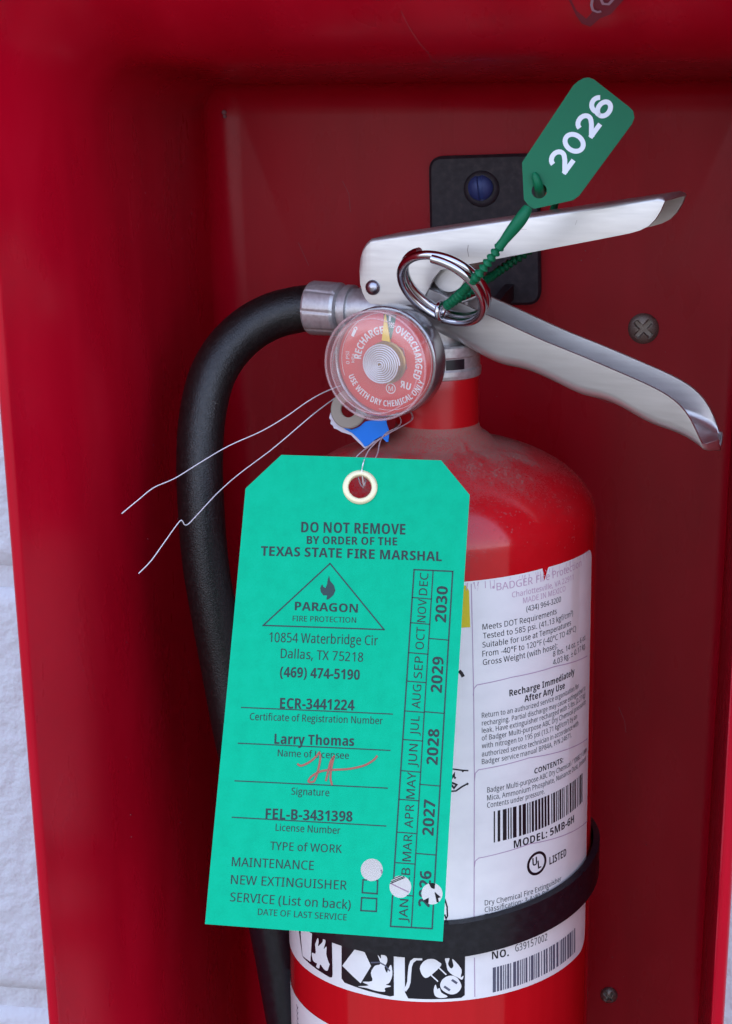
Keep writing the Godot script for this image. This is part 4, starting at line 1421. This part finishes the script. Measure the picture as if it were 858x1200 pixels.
func inspection_tag() -> void:
	var o := Vector3(-0.04843, 0.03413, 0.07106)
	var t := thing("inspection_tag", "bright green card inspection tag with three punched holes wired under the gauge", "tag", o)
	var frame := Transform3D(Basis(Vector3(0.98570, -0.04163, -0.16327), Vector3(-0.03090, 0.90789, -0.41806), Vector3(0.16563, 0.41713, 0.89363)), o)
	var bow := func(p: Vector2) -> float:
		var corner := maxf(0.0, 1.0 - p.distance_to(Vector2(62.7, -143.0)) / 34.0)
		var other := maxf(0.0, 1.0 - p.distance_to(Vector2(-7.0, -140.0)) / 40.0)
		return 1.3 * sin((p.y + 20.0) * 0.03) + 0.5 * sin(p.x * 0.06 + 0.4) + 2.2 * corner * corner - 1.6 * other * other
	var b := Build.new()
	b.xf = frame
	var holes := []
	var at := [Vector3(34.22, -9.18, 3.6), Vector3(41.19, -123.48, 3.24), Vector3(49.69, -128.09, 3.19), Vector3(58.99, -129.79, 3.09)]
	for h in at:
		var hole := PackedVector2Array()
		for i in 36:
			hole.append(Vector2(h.x, h.y) + Vector2(h.z, 0).rotated(TAU * i / 36.0))
		holes.append(hole)
	holed_card(b, PackedVector2Array([Vector2(9.92, -0.01), Vector2(58.73, -0.02), Vector2(67.68, -10.39), Vector2(62.37, -143.28), Vector2(-7.1, -140.5), Vector2(-0.6, -10.67)]), holes, -0.2, 0.2, bow)
	var mesh := b.done(ArrayMesh.new(), mats.tag_green)
	var chart := func(p: Vector2) -> Vector3: return Vector3(p.x, p.y, 0.28 + bow.call(p))
	# print, cut away where the punch has gone through
	b = Build.new()
	b.xf = frame
	var ink := Build.new()
	var all := [
		["DO NOT REMOVE", 16.81, -23.65, 48.38, -23.27, 3.24, 1],
		["BY ORDER OF THE", 18.62, -27.14, 45.99, -26.68, 2.42, 1],
		["TEXAS STATE FIRE MARSHAL", 4.86, -31.11, 59.62, -31, 2.88, 1],
		["PARAGON", 15.7, -47.39, 34.68, -47.5, 2.59, 1],
		["FIRE PROTECTION", 15.21, -50.69, 34.28, -50.59, 1.63, 0],
		["10854 Waterbridge Cir", 8.38, -57.16, 41, -57.19, 2.91, 0],
		["Dallas, TX 75218", 12, -61.88, 36.72, -62.3, 2.82, 0],
		["(469) 474-5190", 12.01, -67.57, 35.89, -67.73, 3.07, 1],
		["ECR-3441224", 12.37, -76.99, 34.62, -76.89, 3.15, 1],
		["Certificate of Registration Number", 3.54, -80.68, 43.16, -80.74, 2.1, 0],
		["Larry Thomas", 11.13, -87.53, 34.85, -87.49, 2.98, 1],
		["Name of Licensee", 12.27, -91.2, 33.4, -91.31, 2.01, 0],
		["Signature", 16.76, -102.34, 27.95, -102.45, 2.07, 0],
		["FEL-B-3431398", 9.41, -109.64, 35.04, -109.71, 3.06, 1],
		["License Number", 12.51, -113, 31.59, -113.36, 2.06, 0],
		["TYPE of WORK", 11.1, -118.56, 32.17, -118.87, 2.37, 0],
		["MAINTENANCE", 0.02, -123.63, 24.14, -124.04, 2.61, 0],
		["NEW EXTINGUISHER", -0.03, -128.75, 33.96, -129.42, 2.6, 0],
		["SERVICE (List on back)", -0.02, -133.75, 35.29, -134.94, 2.59, 0],
		["DATE OF LAST SERVICE", 8.3, -137.36, 34.24, -138.16, 1.78, 0]]
	all.append_array([
		["DEC", 55.46, -41.57, 55.71, -34.79, 2.52, 0],
		["NOV", 55.16, -49.77, 55.42, -42.77, 2.52, 0],
		["OCT", 54.86, -57.97, 55.11, -51.26, 2.52, 0],
		["SEP", 54.54, -66.68, 54.78, -60.14, 2.52, 0],
		["AUG", 54.21, -75.73, 54.47, -68.59, 2.52, 0],
		["JUL", 53.91, -83.8, 54.13, -77.97, 2.52, 0],
		["JUN", 53.57, -93.16, 53.82, -86.35, 2.52, 0],
		["MAY", 53.23, -102.47, 53.51, -94.7, 2.52, 0],
		["APR", 52.91, -111.03, 53.16, -104.18, 2.52, 0],
		["MAR", 52.56, -120.72, 52.84, -112.92, 2.52, 0],
		["FEB", 52.25, -129.03, 52.49, -122.63, 2.52, 0],
		["JAN", 51.91, -138.24, 52.16, -131.64, 2.52, 0],
		["2030", 61.35, -49.6, 61.74, -38.69, 3.35, 1],
		["2029", 60.58, -70.83, 60.97, -60.07, 3.35, 1],
		["2028", 59.81, -92.29, 60.19, -81.68, 3.35, 1],
		["2027", 59.06, -113.08, 59.44, -102.62, 3.35, 1],
		["2026", 58.32, -133.66, 58.69, -123.34, 3.35, 1]])
	for line in all:
		write_clear(b, line, chart, at)
	b.done(mesh, mats.tag_ink)
	b = Build.new()
	b.xf = frame
	for line in [
		[[Vector2(25.88, -32.89), Vector2(6.41, -52.25), Vector2(42.78, -52.37), Vector2(25.88, -32.89)], 0.39],
		[[Vector2(0.92, -77.03), Vector2(45.99, -77.61)], 0.31],
		[[Vector2(0.41, -87.68), Vector2(45.53, -88.42)], 0.31],
		[[Vector2(-0.07, -98.8), Vector2(45.08, -99.56)], 0.31],
		[[Vector2(-0.4, -109.47), Vector2(44.97, -110.65)], 0.31],
		[[Vector2(51.35, -33.87), Vector2(63.07, -34), Vector2(59.22, -139.73), Vector2(47.13, -139.46), Vector2(51.35, -33.87)], 0.41],
		[[Vector2(57.11, -34.01), Vector2(53.19, -139.54)], 0.33],
		[[Vector2(51.01, -42.35), Vector2(56.81, -42.64)], 0.31],
		[[Vector2(50.7, -50), Vector2(56.53, -50.29)], 0.31],
		[[Vector2(50.34, -59.03), Vector2(56.19, -59.32)], 0.31],
		[[Vector2(50, -67.6), Vector2(55.88, -67.88)], 0.31],
		[[Vector2(49.64, -76.53), Vector2(55.54, -76.81)], 0.31],
		[[Vector2(49.3, -85.05), Vector2(55.23, -85.32)], 0.31],
		[[Vector2(48.93, -94.28), Vector2(54.88, -94.55)], 0.31],
		[[Vector2(48.59, -102.72), Vector2(54.57, -102.99)], 0.31],
		[[Vector2(48.21, -112.32), Vector2(54.21, -112.58)], 0.31],
		[[Vector2(47.86, -121.16), Vector2(53.89, -121.42)], 0.31],
		[[Vector2(47.49, -130.34), Vector2(53.55, -130.59)], 0.31],
		[[Vector2(56.34, -54.55), Vector2(62.34, -54.88)], 0.31],
		[[Vector2(55.52, -76.58), Vector2(61.54, -76.9)], 0.31],
		[[Vector2(54.72, -98.14), Vector2(60.75, -98.46)], 0.31],
		[[Vector2(53.97, -118.31), Vector2(60.02, -118.62)], 0.31],
		[[Vector2(38.72, -126.4), Vector2(43.01, -126.52), Vector2(42.94, -130.28), Vector2(38.59, -130.09), Vector2(38.72, -126.4)], 0.41],
		[[Vector2(38.48, -131.56), Vector2(42.86, -131.67), Vector2(42.84, -135.34), Vector2(38.34, -135.23), Vector2(38.48, -131.56)], 0.41]]:
		for i in line[0].size() - 1:
			var a: Vector2 = line[0][i]
			var c: Vector2 = line[0][i + 1]
			var n := maxi(1, int(ceil(a.distance_to(c) / 0.7)))
			var half: float = float(line[1]) * 0.5
			var w := (c - a).normalized().orthogonal() * half
			var e := (c - a).normalized() * half
			for k in n:
				var p: Vector2 = (a - e).lerp(c + e, float(k) / n)
				var q: Vector2 = (a - e).lerp(c + e, float(k + 1) / n)
				if not clear_of(p.lerp(q, 0.5), at):
					continue
				b.quad(chart.call(p + w), chart.call(q + w), chart.call(q - w), chart.call(p - w), 1)
	patch(b, [Vector2(25.71, -36.58), Vector2(26.07, -38.17), Vector2(27.3, -39.54), Vector2(27.75, -41.02), Vector2(27.2, -42.44), Vector2(25.95, -43.68), Vector2(25.17, -43.9), Vector2(25.32, -42.6), Vector2(24.24, -42.63), Vector2(23.41, -41.66), Vector2(23.17, -40.46), Vector2(23.72, -39.25), Vector2(24.15, -40.13), Vector2(24.75, -40.42), Vector2(25.21, -39.2), Vector2(25.36, -37.79)], chart)
	b.done(mesh, mats.tag_ink_soft)
	b = Build.new()
	b.xf = frame
	var over := func(p: Vector2) -> Vector3: return Vector3(p.x, p.y, 0.36 + bow.call(p))
	for line in [[Vector2(18.18, -93.23), Vector2(19.37, -93.77), Vector2(21.77, -92.64), Vector2(23.75, -90.84), Vector2(24.59, -89.75), Vector2(24.94, -91.57), Vector2(24.38, -95.07), Vector2(23.51, -97.89), Vector2(22.66, -98.5), Vector2(21.68, -98.33), Vector2(22.41, -96.96), Vector2(24.5, -95.55), Vector2(26.71, -94.9), Vector2(30.11, -94.61), Vector2(33.99, -94.2), Vector2(38.05, -93.11), Vector2(40.72, -91.48), Vector2(41.85, -90.09)], [Vector2(29.01, -90.68), Vector2(28.34, -93.98), Vector2(28.15, -97.08), Vector2(28.71, -99.18)], [Vector2(26.82, -98.08), Vector2(27.4, -95.17), Vector2(28.08, -92.25), Vector2(29.19, -90.48)]]:
		var fine := smooth_path(line, 4)
		stroke(b, fine, 0.58, over)
	b.done(mesh, mats.sign_ink)
	put("card", mesh, t)
	b = Build.new()
	b.xf = frame
	var h: Vector3 = at[0]
	var z: float = bow.call(Vector2(h.x, h.y))
	b.lathe([Vector2(h.z - 0.1, -1.2), Vector2(h.z - 0.1, 0.55), Vector2(h.z + 0.3, 0.85), Vector2(h.z + 1.0, 0.75), Vector2(h.z + 1.6, 0.45), Vector2(h.z + 1.75, 0.2)], Vector3(h.x, h.y, z), Vector3.BACK, 48)
	part("eyelet", b, mats.eyelet, t)


func clear_of(p: Vector2, holes: Array) -> bool:
	for h in holes:
		if p.distance_to(Vector2(h.x, h.y)) < h.z + 0.05:
			return false
	return true


func write_clear(b: Build, entry: Array, chart: Callable, holes: Array) -> void:
	var flat := Build.new()
	var p0 := Vector2(entry[1], entry[2])
	var near := false
	for h in holes:
		for k in 9:
			if p0.lerp(Vector2(entry[3], entry[4]), k / 8.0).distance_to(Vector2(h.x, h.y)) < h.z + 3.5:
				near = true
	if not near:
		write(b, entry, chart)
		return
	# gather the triangles flat, clip them against the holes, then lay them on the card
	var tris := []
	var sink := func(p: Vector2) -> Vector3:
		tris.append(p)
		return Vector3(p.x, p.y, 0)
	write(flat, entry, sink)
	for i in range(0, tris.size(), 3):
		var pieces: Array = [PackedVector2Array([tris[i], tris[i + 1], tris[i + 2]])]
		for h in holes:
			if tris[i].distance_to(Vector2(h.x, h.y)) > h.z + 6.0:
				continue
			var hole := PackedVector2Array()
			for k in 36:
				hole.append(Vector2(h.x, h.y) + Vector2(h.z, 0).rotated(TAU * k / 36.0))
			var left := []
			for piece in pieces:
				left.append_array(Geometry2D.clip_polygons(piece, hole))
			pieces = left
		for piece in pieces:
			var t := Geometry2D.triangulate_polygon(piece)
			for k in range(0, t.size(), 3):
				b.tri(chart.call(piece[t[k]]), chart.call(piece[t[k + 1]]), chart.call(piece[t[k + 2]]), 1)


func torn_tag() -> void:
	var hf := head_frame()
	var c := Vector3(-23.45, 37.65, 20.5)
	var t := thing("torn_tag", "torn scrap of an older blue tag with its grey reinforcing washer", "tag", hf * (c * 0.001))
	var b := Build.new()
	b.xf = hf
	b.prism([Vector2(-26.46, 31.54), Vector2(-22.69, 30.81), Vector2(-19.84, 32.03), Vector2(-17.63, 33.93), Vector2(-10.15, 35.62), Vector2(-9.71, 33.36), Vector2(-8.96, 31.11), Vector2(-9.3, 27.63), Vector2(-10.08, 27.57), Vector2(-11.92, 29.3), Vector2(-13.96, 28.08), Vector2(-15.53, 26.86), Vector2(-16.61, 25.9), Vector2(-17.93, 25.33), Vector2(-18.98, 26.68), Vector2(-20.84, 28.33), Vector2(-22.48, 29.63), Vector2(-24.9, 30.64)], 19.6, 20.0, 0.1)
	part("blue_scrap", b, mats.blue_card, t)
	b = Build.new()
	b.xf = hf
	b.prism([Vector2(-30.7, 35.82), Vector2(-29.77, 34.43), Vector2(-27.28, 31.7), Vector2(-25.09, 30.7), Vector2(-21.02, 28.68), Vector2(-18.54, 26.55), Vector2(-17.29, 26.21), Vector2(-16.18, 26.73), Vector2(-14.77, 27.71), Vector2(-14.3, 27.45), Vector2(-16.67, 25.24), Vector2(-18.25, 24.68), Vector2(-20.11, 26.13), Vector2(-23.22, 28.8), Vector2(-26.69, 29.56), Vector2(-28.26, 30.32), Vector2(-29.52, 30.66), Vector2(-29.83, 31.51), Vector2(-30.77, 32.03), Vector2(-30.56, 33.21), Vector2(-31.21, 34.03)], 19.0, 19.5, 0.1)
	part("torn_edge", b, mats.torn_paper, t)
	b = Build.new()
	b.xf = hf
	b.lathe([Vector2(2.7, -0.2), Vector2(2.7, 0.5), Vector2(3.0, 0.7), Vector2(6.0, 0.7), Vector2(6.4, 0.4), Vector2(6.4, -0.2)], Vector3(c.x, c.y, 20.1), Vector3(0.05, 0.25, 1.0), 48, true)
	part("reinforcing_washer", b, mats.washer, t)


func tie_wire() -> void:
	var w := thing("tie_wire", "thin steel wire tied behind the gauge with two loose ends over the hose", "wire", Vector3(-0.012, 0.05, 0.02))
	for list in [[Vector3(-94.03, 10.83, 57.72), Vector3(-89.67, 14.45, 53.92), Vector3(-85.28, 17.86, 50.18), Vector3(-79.28, 20.19, 45.71), Vector3(-71.75, 24.58, 39.74), Vector3(-64.1, 28.7, 33.83), Vector3(-54.79, 32.37, 27.03), Vector3(-47.75, 36.22, 21.65), Vector3(-40.63, 40.98, 16.01), Vector3(-34.88, 43.69, 11.78), Vector3(-28.42, 45.28, 8.2), Vector3(-19.96, 44.63, 6.87)], [Vector3(-88.75, -8.39, 59.44), Vector3(-85.32, -4.84, 56.28), Vector3(-81.7, 0.53, 52.51), Vector3(-77.72, 6.32, 48.42), Vector3(-76.72, 6.2, 47.82), Vector3(-76.15, 5.2, 47.72), Vector3(-74.99, 5.4, 46.93), Vector3(-72.03, 8.58, 44.2), Vector3(-66.78, 14.31, 39.35), Vector3(-60.71, 19.57, 34.14), Vector3(-51.43, 26.3, 26.57), Vector3(-43.61, 32.82, 20.01), Vector3(-38.9, 36.71, 16.09), Vector3(-33.56, 40.45, 10.33), Vector3(-27.81, 43.62, 8.51), Vector3(-19.96, 44.63, 6.87)], [Vector3(-19.96, 44.63, 6.87), Vector3(-11.07, 39.91, 8.59), Vector3(-6.11, 35.78, 15.04), Vector3(-8.54, 34.6, 25.19), Vector3(-12.16, 33.93, 37.51), Vector3(-13.83, 33.28, 53.66), Vector3(-13.41, 32.53, 66.96), Vector3(-13.91, 29.64, 68.4), Vector3(-13.76, 27.24, 68.4), Vector3(-13.51, 24.25, 67), Vector3(-13.32, 27.44, 63.3), Vector3(-12.99, 29.23, 49.31), Vector3(-13.4, 29.56, 41.97), Vector3(-14.12, 31.07, 33.35), Vector3(-13.56, 32.3, 25.61), Vector3(-9.97, 35.01, 15.92), Vector3(-20.13, 44.45, 5.9)], [Vector3(-20.13, 44.45, 5.9), Vector3(-10.4, 38.89, 9.25), Vector3(-6.5, 35.28, 14.72), Vector3(-11.08, 33.35, 27), Vector3(-14.2, 32.43, 36.15), Vector3(-15.98, 31.94, 46.01), Vector3(-18.02, 30.59, 56.13), Vector3(-16.77, 27.82, 61.84), Vector3(-15.45, 24.46, 63.51), Vector3(-14.11, 23.26, 65.14)]]:
		var b := Build.new()
		b.tube(smooth_path(list, 8), 0.2, 8)
		part("strand", b, mats.wire_steel, w)
